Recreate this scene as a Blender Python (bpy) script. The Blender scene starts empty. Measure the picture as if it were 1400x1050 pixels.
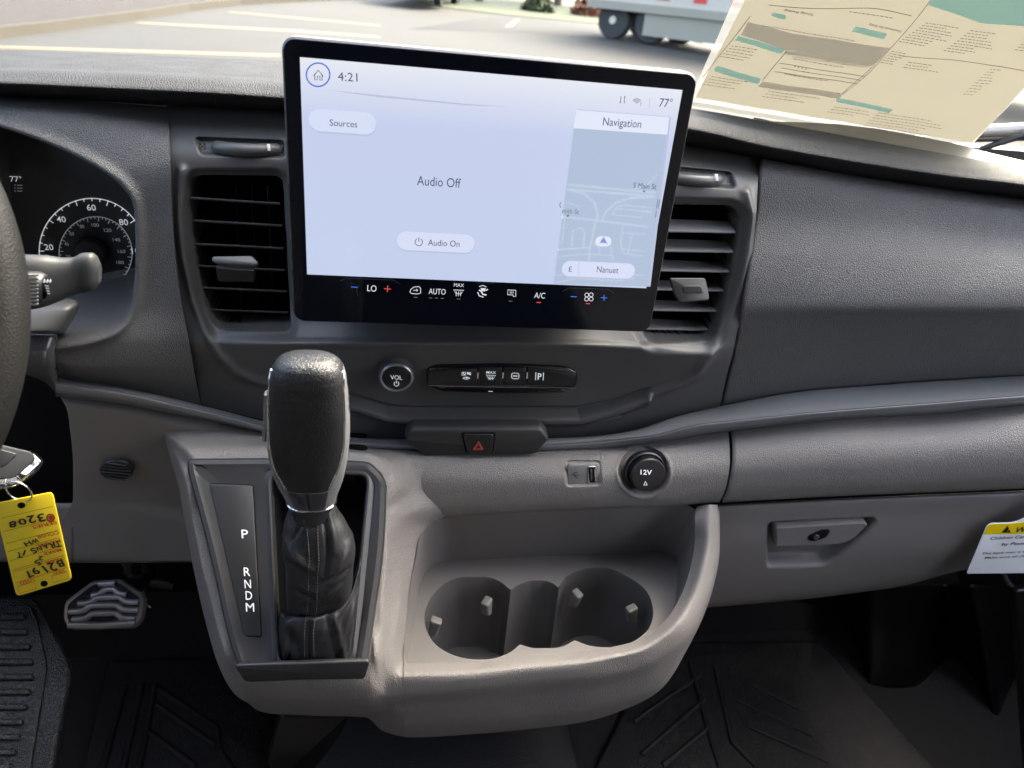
import bpy, bmesh, math, random
import numpy as np
from mathutils import Vector, Matrix
random.seed(4)
SC = bpy.context.scene
COL = SC.collection
# ------------------------------------------------------------------ camera
# World: X to the right of the van, Y forward, Z up, metres; the phone is the origin.
FPX = 1034.0                                   # focal length in photo pixels (1400 wide)
_X = np.array([6300., 120., FPX]); _X /= np.linalg.norm(_X)
_D = np.array([-208., 2013., FPX]); _D -= _D.dot(_X) * _X; _D /= np.linalg.norm(_D)
_Z = -_D; _Y = np.cross(_Z, _X)
R = np.array([_X, _Y, _Z])
cam = bpy.data.cameras.new('camera'); camo = bpy.data.objects.new('camera', cam); COL.objects.link(camo)
cam.sensor_width = 36; cam.lens = FPX / 1400 * 36
cam.clip_start = 0.02; cam.clip_end = 2000
cx, cy, cz = R @ np.array([1, 0, 0]), R @ np.array([0, -1, 0]), R @ np.array([0, 0, -1])
camo.matrix_world = Matrix(((cx[0], cy[0], cz[0], 0), (cx[1], cy[1], cz[1], 0), (cx[2], cy[2], cz[2], 0), (0, 0, 0, 1)))
cam.dof.use_dof = True; cam.dof.focus_distance = 0.66; cam.dof.aperture_fstop = 9.0
SC.camera = camo
# ------------------------------------------------------------------ sky, sun, exposure
EXPO = 3.5
w = bpy.data.worlds.new('World'); SC.world = w; w.use_nodes = True
nt = w.node_tree; bg = nt.nodes['Background']
sky = nt.nodes.new('ShaderNodeTexSky'); sky.sky_type = 'NISHITA'; sky.sun_disc = False
SUN_EL, SUN_ROT = math.radians(50), math.radians(55)
sky.sun_elevation = SUN_EL; sky.sun_rotation = SUN_ROT
sky.air_density = 1.0; sky.dust_density = 8.0; sky.ozone_density = 0.3
nt.links.new(sky.outputs[0], bg.inputs[0]); bg.inputs[1].default_value = 0.15
sl = bpy.data.lights.new('sun', 'SUN'); sl.energy = .75; sl.angle = math.radians(30); sl.color = (1, .95, .87)
so = bpy.data.objects.new('sun', sl); COL.objects.link(so)
sd = Vector((math.sin(SUN_ROT) * math.cos(SUN_EL), math.cos(SUN_ROT) * math.cos(SUN_EL), math.sin(SUN_EL)))
so.rotation_euler = sd.to_track_quat('Z', 'Y').to_euler()
vs = SC.view_settings; vs.view_transform = 'Standard'; vs.look = 'None'; vs.gamma = 1; vs.exposure = EXPO
SC.cycles.use_denoising = True
SC.cycles.max_bounces = 10; SC.cycles.diffuse_bounces = 6; SC.cycles.transparent_max_bounces = 12
SC.cycles.sample_clamp_indirect = 6
LIT = 2 ** -EXPO                               # what a lamp or screen must emit to show at value 1
# ------------------------------------------------------------------ geometry helpers
def P(px, py, Y):
    r = R @ np.array([px - 700., py - 525., FPX]); return r * (Y / r[1])
def PZ(px, py, z):
    r = R @ np.array([px - 700., py - 525., FPX]); return r * (z / r[2])
def PN(px, py, o, n):
    r = R @ np.array([px - 700., py - 525., FPX]); return r * (np.dot(o, n) / np.dot(r, n))
def PYv(PX, PYY, Y):
    c = np.stack([PX - 700., PYY - 525., np.full_like(PX, FPX)], -1)
    r = c @ R.T
    return r * (Y / r[..., 1])[..., None]
def sY(Y, tilt=0.0):
    """a plane facing the driver at distance Y: (px, py, offset towards the cabin) -> point"""
    return lambda px, py, off=0.0: P(px, py, Y) + np.array([0, -off, 0])
def sN(o, n):
    n = np.array(n, float); n /= np.linalg.norm(n); o = np.array(o, float)
    return lambda px, py, off=0.0: PN(px, py, o, n) + n * off
def s3(a, b, c):
    n = np.cross(b - a, c - a); n /= np.linalg.norm(n)
    if n.dot(a) > 0: n = -n
    return sN(a, n)
def sZ(z):
    return lambda px, py, off=0.0: PZ(px, py, z) + np.array([0, 0, off])

def props(o, label=None, cat=None, group=None, kind=None):
    if label: o['label'] = label
    if cat: o['category'] = cat
    if group: o['group'] = group
    if kind: o['kind'] = kind
    return o
def empty(name, loc, label, cat, group=None):
    o = bpy.data.objects.new(name, None); COL.objects.link(o); o.location = tuple(float(v) for v in loc)
    o.empty_display_size = .02
    EMP[o.name] = np.array(o.location)
    return props(o, label, cat, group)
EMP = {}
def mesh(name, verts, faces, mat, parent=None, smooth=True, sharp=None, solid=0, bevel=0, mats=None, uv=None):
    V = np.array(verts, float)
    org = V.mean(0)
    me = bpy.data.meshes.new(name)
    me.from_pydata([tuple(v) for v in (V - org)], [], faces)
    me.update()
    o = bpy.data.objects.new(name, me); COL.objects.link(o)
    if parent is not None:
        o.parent = parent
        base = world_of(parent)
        o.location = tuple(org - base)
    else:
        o.location = tuple(org)
    o['_w'] = [float(a) for a in org]
    if mat: me.materials.append(mat)
    if smooth:
        me.polygons.foreach_set('use_smooth', [True] * len(me.polygons))
        if sharp:
            me.set_sharp_from_angle(angle=math.radians(sharp))
    if bevel:
        m = o.modifiers.new('bevel', 'BEVEL'); m.width = bevel; m.segments = 2; m.limit_method = 'ANGLE'; m.angle_limit = math.radians(40)
    if solid:
        m = o.modifiers.new('solid', 'SOLIDIFY'); m.thickness = solid; m.offset = -1
    return o
def world_of(o):
    if '_w' in o: return np.array(o['_w'])
    return np.array(o.location)
def orient(faces, V, toward=(0, 0, 0)):
    """make faces of an open sheet look at the cabin"""
    V = np.array(V); f = faces[len(faces) // 2]
    n = np.cross(V[f[1]] - V[f[0]], V[f[2]] - V[f[0]])
    if n.dot(np.array(toward) - V[f[0]]) < 0: return [tuple(reversed(q)) for q in faces]
    return faces
def resamp(pts, n, closed=False):
    """smooth curve through control rows (any dimension), n samples by chord length"""
    A = np.array(pts, float)
    if closed: A = np.vstack([A, A[:1]])
    d = np.linalg.norm(np.diff(A[:, :2], axis=0), axis=1); d[d < 1e-6] = 1e-6
    t = np.concatenate([[0], np.cumsum(d)])
    q = np.linspace(0, t[-1], n, endpoint=not closed)
    return hermite(t, A, q, closed)
def hermite(t, A, q, closed=False):
    s = np.diff(A, axis=0) / np.diff(t)[:, None]
    m = np.zeros_like(A)
    for i in range(len(A)):
        if 0 < i < len(A) - 1: a, b, ha, hb = s[i - 1], s[i], t[i] - t[i - 1], t[i + 1] - t[i]
        elif closed and len(A) > 2: a, b, ha, hb = s[-1], s[0], t[-1] - t[-2], t[1] - t[0]
        else:
            m[i] = s[0] if i == 0 else s[-1]; continue
        mm = (hb * a + ha * b) / (ha + hb)
        lim = 3 * np.minimum(abs(a), abs(b))
        mm = np.where(a * b <= 0, 0 if not closed else mm, np.sign(mm) * np.minimum(abs(mm), lim))
        m[i] = mm
    k = np.clip(np.searchsorted(t, q, side='right') - 1, 0, len(t) - 2)
    h = (t[k + 1] - t[k])[:, None]; u = ((q - t[k]) / (t[k + 1] - t[k]))[:, None]
    return ((2 * u**3 - 3 * u**2 + 1) * A[k] + (u**3 - 2 * u**2 + u) * h * m[k]
            + (-2 * u**3 + 3 * u**2) * A[k + 1] + (u**3 - u**2) * h * m[k + 1])
def loft(name, rows, nu, nv, mat, parent=None, disp=None, solid=.003, sharp=None, closed=False, rowt=None, inner=None):
    """rows: list of lists of (px, py, Y); a smooth sheet through them"""
    if name in ('top_pad', 'passenger_panel', 'trim_strip', 'padded_band', 'door_panel'):   # the dash runs on to the passenger door
        rows = [list(r) + [tuple(np.array(r[-1]) + (np.array(r[-1]) - np.array(r[-2])) / (r[-1][0] - r[-2][0]) * 190.)] for r in rows]
    G = np.array([resamp(r, nu, closed) for r in rows])
    if rowt is None:
        W = np.array([[P(*p) for p in g[::max(1, nu // 8)]] for g in G])
        d = np.linalg.norm(np.diff(W, axis=0), axis=2).mean(1)
    else: d = np.array(rowt, float)
    t = np.concatenate([[0], np.cumsum(np.maximum(d, 1e-5))])
    q = np.linspace(0, t[-1], nv)
    q = np.unique(np.concatenate([q, t])) if nv < 400 else q
    H = hermite(t, G.reshape(len(rows), -1), q).reshape(len(q), nu, 3)
    V = PYv(H[..., 0], H[..., 1], H[..., 2])
    if disp is not None: V[..., 1] += disp(H[..., 0], H[..., 1])
    o = sheet(name, V, mat, parent, solid, sharp, closed)
    if inner:                                    # faces inside the openings take the darker second material
        o.data.materials.append(inner[1]); hx_, hy_ = H[..., 0], H[..., 1]
        q4 = lambda A: (A[:-1, :-1] + A[1:, :-1] + A[:-1, 1:] + A[1:, 1:]) / 4
        o.data.polygons.foreach_set('material_index', inner[0](q4(hx_), q4(hy_)).astype(int).ravel().tolist()); o.data.update()
    return o
def sheet(name, V, mat, parent=None, solid=0, sharp=None, closed=False, toward=(0, 0, 0)):
    nv, nu = V.shape[:2]
    F = []
    m = nu if closed else nu - 1
    for j in range(nv - 1):
        b = j * nu
        for i in range(m):
            i2 = (i + 1) % nu
            F.append((b + i, b + i2, b + nu + i2, b + nu + i))
    V = V.reshape(-1, 3)
    if toward is not None: F = orient(F, V, toward)
    return mesh(name, V, F, mat, parent, True, sharp, solid)
def segd(PX, PYY, poly, closed):
    A = np.array(poly, float); B = np.roll(A, -1, 0)
    if not closed: A, B = A[:-1], B[:-1]
    best = np.full(PX.shape, 1e9); ins = np.zeros(PX.shape, bool)
    for (x0, y0), (x1, y1) in zip(A, B):
        dx, dy = x1 - x0, y1 - y0
        u = np.clip(((PX - x0) * dx + (PYY - y0) * dy) / (dx * dx + dy * dy + 1e-9), 0, 1)
        best = np.minimum(best, np.hypot(PX - x0 - u * dx, PYY - y0 - u * dy))
        if closed and y0 != y1:
            c = ((y0 > PYY) != (y1 > PYY)) & (PX < (x1 - x0) * (PYY - y0) / (y1 - y0) + x0)
            ins ^= c
    return np.where(ins, -best, best) if closed else best
def ss(a, b, x):
    t = np.clip((x - a) / (b - a), 0, 1); return t * t * (3 - 2 * t)
def rp(poly, r, n=5):
    """round the corners of a polygon; r one radius or a list"""
    A = [np.array(p[:2], float) for p in poly]; out = []
    for i, p in enumerate(A):
        a, b = A[i - 1], A[(i + 1) % len(A)]
        ri = r[i] if isinstance(r, (list, tuple)) else r
        da, db = np.linalg.norm(a - p), np.linalg.norm(b - p)
        k = min(ri, da * .48, db * .48)
        s, e = p + (a - p) / da * k, p + (b - p) / db * k
        for j in range(n + 1):
            t = j / n; out.append((1 - t)**2 * s + 2 * t * (1 - t) * p + t * t * e)
    return [tuple(q) for q in out]
def area(poly):
    A = np.array(poly); B = np.roll(A, -1, 0); return .5 * float((A[:, 0] * B[:, 1] - B[:, 0] * A[:, 1]).sum())
def inset(poly, d):
    A = np.array(poly, float); n = len(A); s = 1 if area(poly) > 0 else -1
    e = np.roll(A, -1, 0) - A; L = np.linalg.norm(e, axis=1, keepdims=True); L[L < 1e-9] = 1e-9; e /= L
    nr = np.stack([-e[:, 1], e[:, 0]], 1) * s
    m = nr + np.roll(nr, 1, 0); ml = np.linalg.norm(m, axis=1, keepdims=True); ml[ml < 1e-6] = 1
    return [tuple(v) for v in (A + m / ml * d)]
def plate(name, poly, surf, t, mat, parent=None, b=1.0, base=0.0, sharp=50, dish=0):
    """a solid plate on a surface: outline in photo pixels, thickness t, edge rounded over b pixels"""
    rings = [(poly, base), (poly, base + t * .55), (inset(poly, b * .35), base + t * .88), (inset(poly, b), base + t)]
    if dish: rings.append((inset(poly, b * 2.5), base + t - dish))
    V = []; n = len(poly)
    for pl, off in rings: V += [surf(x, y, off) for x, y in pl]
    F = []
    for j in range(len(rings) - 1):
        for i in range(n): F.append((j * n + i, j * n + (i + 1) % n, (j + 1) * n + (i + 1) % n, (j + 1) * n + i))
    F.append(tuple(range((len(rings) - 1) * n, len(rings) * n)))
    F.append(tuple(reversed(range(n))))
    top = np.array(V[-n:]); nn = np.zeros(3)
    for i in range(n): nn += np.cross(top[i] - top.mean(0), top[(i + 1) % n] - top.mean(0))
    out = np.array(surf(*poly[0], 1.0)) - np.array(surf(*poly[0], 0.0))
    if nn.dot(out) < 0: F = [tuple(reversed(f)) for f in F]
    return mesh(name, V, F, mat, parent, True, sharp)
def flat(name, poly, surf, mat, parent=None, off=.0003):
    """print: a flat shape lying on a surface"""
    return plate(name, poly, surf, off, mat, parent, b=0.01, base=0.0001)
def byangle(poly, c, n):
    A = np.array(poly, float); out = []
    B = np.roll(A, -1, 0)
    for k in range(n):
        a = 2 * math.pi * k / n; d = np.array([math.cos(a), math.sin(a)])
        best = None
        for p, q in zip(A, B):
            e = q - p; den = d[0] * e[1] - d[1] * e[0]
            if abs(den) < 1e-9: continue
            w_ = p - np.array(c); t = (w_[0] * e[1] - w_[1] * e[0]) / den; u = (w_[0] * d[1] - w_[1] * d[0]) / den
            if t > 0 and -1e-6 <= u <= 1 + 1e-6 and (best is None or t > best): best = t
        out.append(tuple(np.array(c) + d * (best or 0)))
    return out
def ring(name, rings, c, n, mat, parent=None, sharp=40, cap=False):
    """rings: (outline px, surf, offset), same centre; ring-shaped solid skin"""
    V = []
    for pl, sf, off in rings: V += [sf(x, y, off) for x, y in byangle(pl, c, n)]
    F = [(j * n + i, j * n + (i + 1) % n, (j + 1) * n + (i + 1) % n, (j + 1) * n + i) for j in range(len(rings) - 1) for i in range(n)]
    if cap: F.append(tuple(range((len(rings) - 1) * n, len(rings) * n)))
    # ring faces: outward = the way the last step's outline shrinks on a plane facing us
    a, b_, c_ = (np.array(V[F[0][k]]) for k in range(3))
    return mesh(name, V, F, mat, parent, True, sharp)
def recalc(o):
    bm = bmesh.new(); bm.from_mesh(o.data); bmesh.ops.recalc_face_normals(bm, faces=bm.faces); bm.to_mesh(o.data); bm.free(); return o
def tube(name, pts, rad, mat, parent=None, nseg=10, closed=False, scale2=1.0, up=None):
    A = [np.array(p, float) for p in pts]; n = len(A); V = []
    rads = rad if isinstance(rad, (list, tuple)) else [rad] * n
    prev = np.array(up, float) if up is not None else np.array([0.3, 0.1, 1.0])
    for i in range(n):
        a = A[i - 1] if (i > 0 or closed) else A[0]; b = A[(i + 1) % n] if (i < n - 1 or closed) else A[-1]
        t = b - a; t /= np.linalg.norm(t) + 1e-12
        u = prev - t * prev.dot(t); u /= np.linalg.norm(u); v = np.cross(t, u)
        if up is None: prev = u
        for k in range(nseg):
            an = 2 * math.pi * k / nseg; V.append(A[i] + rads[i] * (u * math.cos(an) * scale2 + v * math.sin(an)))
    F = [(i * nseg + k, i * nseg + (k + 1) % nseg, ((i + 1) % n) * nseg + (k + 1) % nseg, ((i + 1) % n) * nseg + k)
         for i in range(n if closed else n - 1) for k in range(nseg)]
    if not closed: F += [tuple(reversed(range(nseg))), tuple(range((n - 1) * nseg, n * nseg))]
    return mesh(name, V, F, mat, parent, True, 60)
def box(name, lo, hi, mat, parent=None, bevel=0.0, kind=None):
    (x0, y0, z0), (x1, y1, z1) = lo, hi
    V = [(x0, y0, z0), (x1, y0, z0), (x1, y1, z0), (x0, y1, z0), (x0, y0, z1), (x1, y0, z1), (x1, y1, z1), (x0, y1, z1)]
    F = [(3, 2, 1, 0), (4, 5, 6, 7), (0, 1, 5, 4), (1, 2, 6, 5), (2, 3, 7, 6), (3, 0, 4, 7)]
    o = mesh(name, V, F, mat, parent, False, bevel=bevel)
    if kind: o['kind'] = kind
    return o
def revolve(name, c, axis, prof, n, mat, parent=None, sharp=35, squash=None):
    """prof: (radius, height along axis)"""
    axis = np.array(axis, float); axis /= np.linalg.norm(axis)
    u = np.cross(axis, [0, 0, 1.0]) if abs(axis[2]) < .9 else np.cross(axis, [0, 1.0, 0]); u /= np.linalg.norm(u); v = np.cross(axis, u)
    V = []; c = np.array(c, float)
    for r, h in prof:
        for k in range(n):
            a = 2 * math.pi * k / n; V.append(c + axis * h + r * (u * math.cos(a) + v * math.sin(a)))
    F = [(j * n + k, j * n + (k + 1) % n, (j + 1) * n + (k + 1) % n, (j + 1) * n + k) for j in range(len(prof) - 1) for k in range(n)]
    F += [tuple(reversed(range(n))), tuple(range((len(prof) - 1) * n, len(prof) * n))]
    return recalc(mesh(name, V, F, mat, parent, True, sharp))
_tc = {}
def glyphs(s, bold=0.0):
    if (s, bold) in _tc: return _tc[(s, bold)]
    cu = bpy.data.curves.new('t', 'FONT'); cu.body = s; cu.size = 1; cu.resolution_u = 3; cu.offset = bold
    ob = bpy.data.objects.new('t', cu); COL.objects.link(ob)
    me = bpy.data.meshes.new_from_object(ob.evaluated_get(bpy.context.evaluated_depsgraph_get()))
    V = np.array([v.co[:] for v in me.vertices]) if len(me.vertices) else np.zeros((0, 3))
    F = [tuple(p.vertices) for p in me.polygons]
    bpy.data.objects.remove(ob); bpy.data.curves.remove(cu); bpy.data.meshes.remove(me)
    _tc[(s, bold)] = (V, F); return V, F
CAP = None
def text(s, a, b, hpx, surf, mat, parent, off=.0005, bold=0.0, name='lettering', vec=None, italic=0.0, mirror=False):
    """lettering from pixel a to pixel b along its baseline, capitals hpx pixels high"""
    global CAP
    if CAP is None: CAP = float(glyphs('H')[0][:, 1].max())
    V, F = glyphs(s, bold)
    if len(V) == 0: return
    x0, x1 = V[:, 0].min(), V[:, 0].max()
    L = np.array(surf(*a, off)); Rr = np.array(surf(*b, off)); e = Rr - L
    nrm = np.array(surf(*a, off + 1)) - L
    up = np.cross(nrm, e); up /= np.linalg.norm(up)
    if mirror: up = -up
    h = hpx * np.linalg.norm(np.array(surf(a[0] + 1, a[1], off)) - L)
    if vec is not None: up = np.array(surf(a[0] + vec[0], a[1] + vec[1], off)) - L; h = 1
    W = [L + e * ((v[0] - x0) / (x1 - x0 + 1e-9)) + (up * h + e / (np.linalg.norm(e)) * h * italic) * (v[1] / CAP) for v in V]
    return mesh(name, W, F, mat, parent, False)
def line(name, pts, wpx, surf, mat, parent, off=.0005, closed=False):
    """a printed line of a given width in pixels"""
    A = [np.array(surf(x, y, off)) for x, y in pts]
    s = np.linalg.norm(np.array(surf(pts[0][0] + 1, pts[0][1], off)) - A[0]) * wpx / 2
    nrm = np.array(surf(*pts[0], off + 1)) - np.array(surf(*pts[0], off))
    n = len(A); V = []
    for i in range(n):
        a = A[i - 1] if (i or closed) else A[0]; b = A[(i + 1) % n] if (i < n - 1 or closed) else A[-1]
        t = b - a; t /= np.linalg.norm(t) + 1e-12; q = np.cross(nrm, t); q /= np.linalg.norm(q); V += [A[i] + q * s, A[i] - q * s]
    F = [(2 * i, 2 * i + 1, (2 * i + 3) % (2 * n), (2 * i + 2) % (2 * n)) for i in range(n if closed else n - 1)]
    return mesh(name, V, F, mat, parent, False)
def joinobs(name, obs, parent, kind=None):
    """melt several small prints into one part"""
    V, F = [], []
    mat = obs[0].data.materials[0]
    for o in obs:
        base = len(V); w_ = np.array(o['_w']); V += [np.array(v.co) + w_ for v in o.data.vertices]
        F += [tuple(base + i for i in p.vertices) for p in o.data.polygons]
        me = o.data; bpy.data.objects.remove(o); bpy.data.meshes.remove(me)
    m = mesh(name, V, F, mat, parent, False)
    if kind: m['kind'] = kind
    return m
def arc(c, r, a0, a1, n=24, ry=None):
    ry = ry or r
    return [(c[0] + r * math.cos(math.radians(a0 + (a1 - a0) * i / (n - 1))), c[1] - ry * math.sin(math.radians(a0 + (a1 - a0) * i / (n - 1)))) for i in range(n)]
# ------------------------------------------------------------------ materials
def mat(name, col, rough=.5, metal=0, spec=.5, bump=None, var=0, emit=None, estr=0, coat=0, sheen=0, rvar=0, dust=0, alpha=1):
    m = bpy.data.materials.new(name); m.use_nodes = True; t = m.node_tree; b = t.nodes['Principled BSDF']
    b.inputs['Base Color'].default_value = (*col, 1); b.inputs['Roughness'].default_value = rough
    b.inputs['Metallic'].default_value = metal; b.inputs['Specular IOR Level'].default_value = spec
    if coat: b.inputs['Coat Weight'].default_value = coat; b.inputs['Coat Roughness'].default_value = .04
    if sheen: b.inputs['Sheen Weight'].default_value = sheen
    if emit: b.inputs['Emission Color'].default_value = (*emit, 1); b.inputs['Emission Strength'].default_value = estr
    tc = t.nodes.new('ShaderNodeTexCoord')
    if var:
        n = t.nodes.new('ShaderNodeTexNoise'); n.inputs['Scale'].default_value = var[1]; n.inputs['Detail'].default_value = 6
        t.links.new(tc.outputs['Object'], n.inputs['Vector'])
        mx = t.nodes.new('ShaderNodeMix'); mx.data_type = 'RGBA'; mx.inputs[6].default_value = (*[c * (1 - var[0]) for c in col], 1)
        mx.inputs[7].default_value = (*[min(1, c * (1 + var[0])) for c in col], 1)
        t.links.new(n.outputs[0], mx.inputs[0]); t.links.new(mx.outputs[2], b.inputs['Base Color'])
    if rvar:
        n2 = t.nodes.new('ShaderNodeTexNoise'); n2.inputs['Scale'].default_value = 35; n2.inputs['Detail'].default_value = 5
        t.links.new(tc.outputs['Object'], n2.inputs['Vector'])
        mr = t.nodes.new('ShaderNodeMapRange'); mr.inputs['From Min'].default_value = .3; mr.inputs['From Max'].default_value = .7
        mr.inputs['To Min'].default_value = rough - rvar; mr.inputs['To Max'].default_value = rough + rvar
        t.links.new(n2.outputs[0], mr.inputs[0]); t.links.new(mr.outputs[0], b.inputs['Roughness'])
    if bump:
        kind, sc, st, dist = bump
        bp = t.nodes.new('ShaderNodeBump'); bp.inputs['Strength'].default_value = st; bp.inputs['Distance'].default_value = dist
        if kind == 'leather':
            ns = t.nodes.new('ShaderNodeTexNoise'); ns.inputs['Scale'].default_value = sc * .5; ns.inputs['Detail'].default_value = 2
            t.links.new(tc.outputs['Object'], ns.inputs['Vector'])
            ad = t.nodes.new('ShaderNodeVectorMath'); ad.operation = 'MULTIPLY_ADD'; ad.inputs[1].default_value = (1.4 / sc,) * 3
            t.links.new(ns.outputs['Color'], ad.inputs[0]); t.links.new(tc.outputs['Object'], ad.inputs[2])
            vo = t.nodes.new('ShaderNodeTexVoronoi'); vo.feature = 'DISTANCE_TO_EDGE'; vo.inputs['Scale'].default_value = sc
            t.links.new(ad.outputs[0], vo.inputs['Vector'])
            mr = t.nodes.new('ShaderNodeMapRange'); mr.interpolation_type = 'SMOOTHSTEP'; mr.inputs['From Max'].default_value = .35
            t.links.new(vo.outputs['Distance'], mr.inputs[0]); t.links.new(mr.outputs[0], bp.inputs['Height'])
        elif kind == 'crease':
            ns = t.nodes.new('ShaderNodeTexNoise'); ns.noise_type = 'RIDGED_MULTIFRACTAL'; ns.inputs['Scale'].default_value = sc; ns.inputs['Detail'].default_value = 5; ns.inputs['Distortion'].default_value = .6
            t.links.new(tc.outputs['Object'], ns.inputs['Vector'])
            n3 = t.nodes.new('ShaderNodeTexVoronoi'); n3.inputs['Scale'].default_value = 900; t.links.new(tc.outputs['Object'], n3.inputs['Vector'])
            ma = t.nodes.new('ShaderNodeMath'); ma.operation = 'MULTIPLY_ADD'; ma.inputs[1].default_value = .12; t.links.new(n3.outputs['Distance'], ma.inputs[0]); t.links.new(ns.outputs[0], ma.inputs[2])
            t.links.new(ma.outputs[0], bp.inputs['Height'])
        elif kind == 'carpet':
            ns = t.nodes.new('ShaderNodeTexNoise'); ns.inputs['Scale'].default_value = sc; ns.inputs['Detail'].default_value = 8; ns.inputs['Roughness'].default_value = .8
            t.links.new(tc.outputs['Object'], ns.inputs['Vector']); t.links.new(ns.outputs[0], bp.inputs['Height'])
        else:
            ns = t.nodes.new('ShaderNodeTexNoise'); ns.inputs['Scale'].default_value = sc; ns.inputs['Detail'].default_value = 3
            t.links.new(tc.outputs['Object'], ns.inputs['Vector']); t.links.new(ns.outputs[0], bp.inputs['Height'])
        t.links.new(bp.outputs[0], b.inputs['Normal'])
    return m
M = {}
M['pad'] = mat('charcoal_grain', (.021, .0215, .023), .70, bump=('leather', 560, .75, .0008), rvar=.05, spec=.2)
M['char'] = mat('charcoal_panel', (.080, .078, .078), .50, bump=('leather', 600, .6, .0006), rvar=.05)
M['fascia'] = mat('satin_dark_plastic', (.062, .061, .061), .44, bump=('noise', 1800, .12, .0002), rvar=.04)
M['trim'] = mat('satin_trim', (.125, .128, .132), .33, rvar=.05, bump=('noise', 1500, .1, .0002))
M['black'] = mat('black_plastic', (.012, .012, .014), .38, rvar=.05)
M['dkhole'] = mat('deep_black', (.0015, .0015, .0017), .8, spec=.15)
M['piano'] = mat('gloss_black', (.006, .006, .008), .10, rvar=.03)
M['glass_bezel'] = mat('screen_glass', (.003, .004, .007), .08, spec=.25)
M['grey'] = mat('warm_grey_grain', (.170, .155, .144), .52, bump=('leather', 600, .6, .0006), rvar=.05)
M['cup'] = mat('cup_shaded_grey', (.072, .067, .064), .45, bump=('noise', 1300, .15, .0002))  # same grey plastic, darkened to paint in the shade of the deep wells
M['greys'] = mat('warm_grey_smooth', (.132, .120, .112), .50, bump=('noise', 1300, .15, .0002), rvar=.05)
M['grey2'] = mat('socket_grey', (.19, .178, .168), .45)
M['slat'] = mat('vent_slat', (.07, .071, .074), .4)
M['slat_lit'] = mat('vent_slat_lit', (.17, .17, .172), .42)  # lighter copy of the slat plastic: light on the top faces put into colour
M['bezel'] = mat('shifter_bezel', (.027, .0265, .027), .47, bump=('noise', 1500, .25, .0003), rvar=.05)
M['leather'] = mat('shift_leather', (.014, .014, .015), .36, bump=('leather', 760, .5, .0004), rvar=.05)
M['bootl'] = mat('boot_leather', (.012, .012, .013), .50, bump=('crease', 40, .7, .0020), rvar=.06)
M['thread'] = mat('thread', (.06, .06, .06), .7)
M['silver'] = mat('satin_silver', (.24, .24, .245), .33, metal=.45, rvar=.04)
M['gun'] = mat('gunmetal', (.07, .07, .075), .28, metal=.3, rvar=.04)
M['stalk'] = mat('stalk_plastic', (.028, .029, .031), .5, bump=('noise', 1500, .15, .0002), rvar=.04, spec=.25)
M['chrome'] = mat('chrome', (.75, .75, .76), .09, metal=1)
M['ink'] = mat('white_ink', (.75, .76, .78), .5, emit=(.8, .85, .9), estr=.4 * LIT)
M['inkdim'] = mat('grey_ink', (.5, .51, .54), .6, emit=(.8, .85, .9), estr=.10 * LIT)
M['red_l'] = mat('red_mark', (.35, .03, .03), .5, emit=(.9, .12, .10), estr=.35 * LIT)
M['wheel'] = mat('wheel_leather', (.007, .007, .0073), .55, bump=('leather', 600, .35, .0004), rvar=.05, spec=.1)
M['rubber'] = mat('mat_rubber', (.009, .009, .0095), .45, bump=('leather', 460, .7, .0008), rvar=.08, var=(.3, 25))
M['carpet'] = mat('carpet', (.006, .0058, .0060), .95, bump=('carpet', 420, 1, .003), var=(.85, 220), sheen=.08)
M['liner'] = mat('footwell_liner', (.004, .004, .004), .36, spec=.35)
M['yellow'] = mat('tag_yellow', (.85, .62, .02), .45, var=(.05, 60))
M['tagred'] = mat('tag_red_print', (.60, .04, .02), .5)
M['tagblk'] = mat('marker_ink', (.008, .008, .01), .5)
M['label'] = mat('label_white', (.86, .86, .86), .45)
M['labyel'] = mat('label_yellow', (.90, .62, .0), .45)
M['pedal'] = mat('pedal_metal', (.46, .44, .44), .35, metal=.5, rvar=.08, var=(.15, 50))
M['liner2'] = mat('unseen_cabin_trim', (.12, .12, .12), .9); M['ceil'] = mat('unseen_headliner', (.50, .485, .46), .95)
M['door'] = mat('door_card', (.03, .03, .03), .7)
def screen_mat():
    m = bpy.data.materials.new('lit_display'); m.use_nodes = True; t = m.node_tree; b = t.nodes['Principled BSDF']
    b.inputs['Base Color'].default_value = (.01, .01, .012, 1); b.inputs['Roughness'].default_value = .12
    tc = t.nodes.new('ShaderNodeTexCoord'); sp = t.nodes.new('ShaderNodeSeparateXYZ'); t.links.new(tc.outputs['Generated'], sp.inputs[0])
    cr = t.nodes.new('ShaderNodeValToRGB'); cr.color_ramp.elements[0].color = (.61, .70, .93, 1); cr.color_ramp.elements[0].position = .0
    cr.color_ramp.elements[1].color = (.88, .91, 1, 1); cr.color_ramp.elements[1].position = 1.0
    e = cr.color_ramp.elements.new(.75); e.color = (.63, .70, .94, 1)
    t.links.new(sp.outputs['Z'], cr.inputs[0])
    t.links.new(cr.outputs[0], b.inputs['Emission Color']); b.inputs['Emission Strength'].default_value = .90 * LIT
    return m
def lit(name, c, k=1.0): return mat(name, (.01, .01, .01), .3, emit=c, estr=k * LIT)
def srgb(r, g, b): return tuple(((c / 255 + .055) / 1.055) ** 2.4 if c > 10 else c / 255 / 12.92 for c in (r, g, b))
M['scr'] = screen_mat()
M['u_white'] = lit('ui_white', srgb(226, 232, 248)); M['u_btn'] = lit('ui_button', srgb(214, 222, 246)); M['u_shadow'] = lit('ui_shadow', srgb(186, 194, 222))
M['u_map'] = lit('ui_map', srgb(176, 192, 216)); M['u_road'] = lit('ui_road', srgb(236, 241, 251)); M['u_text'] = lit('ui_text', srgb(78, 84, 100))
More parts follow.
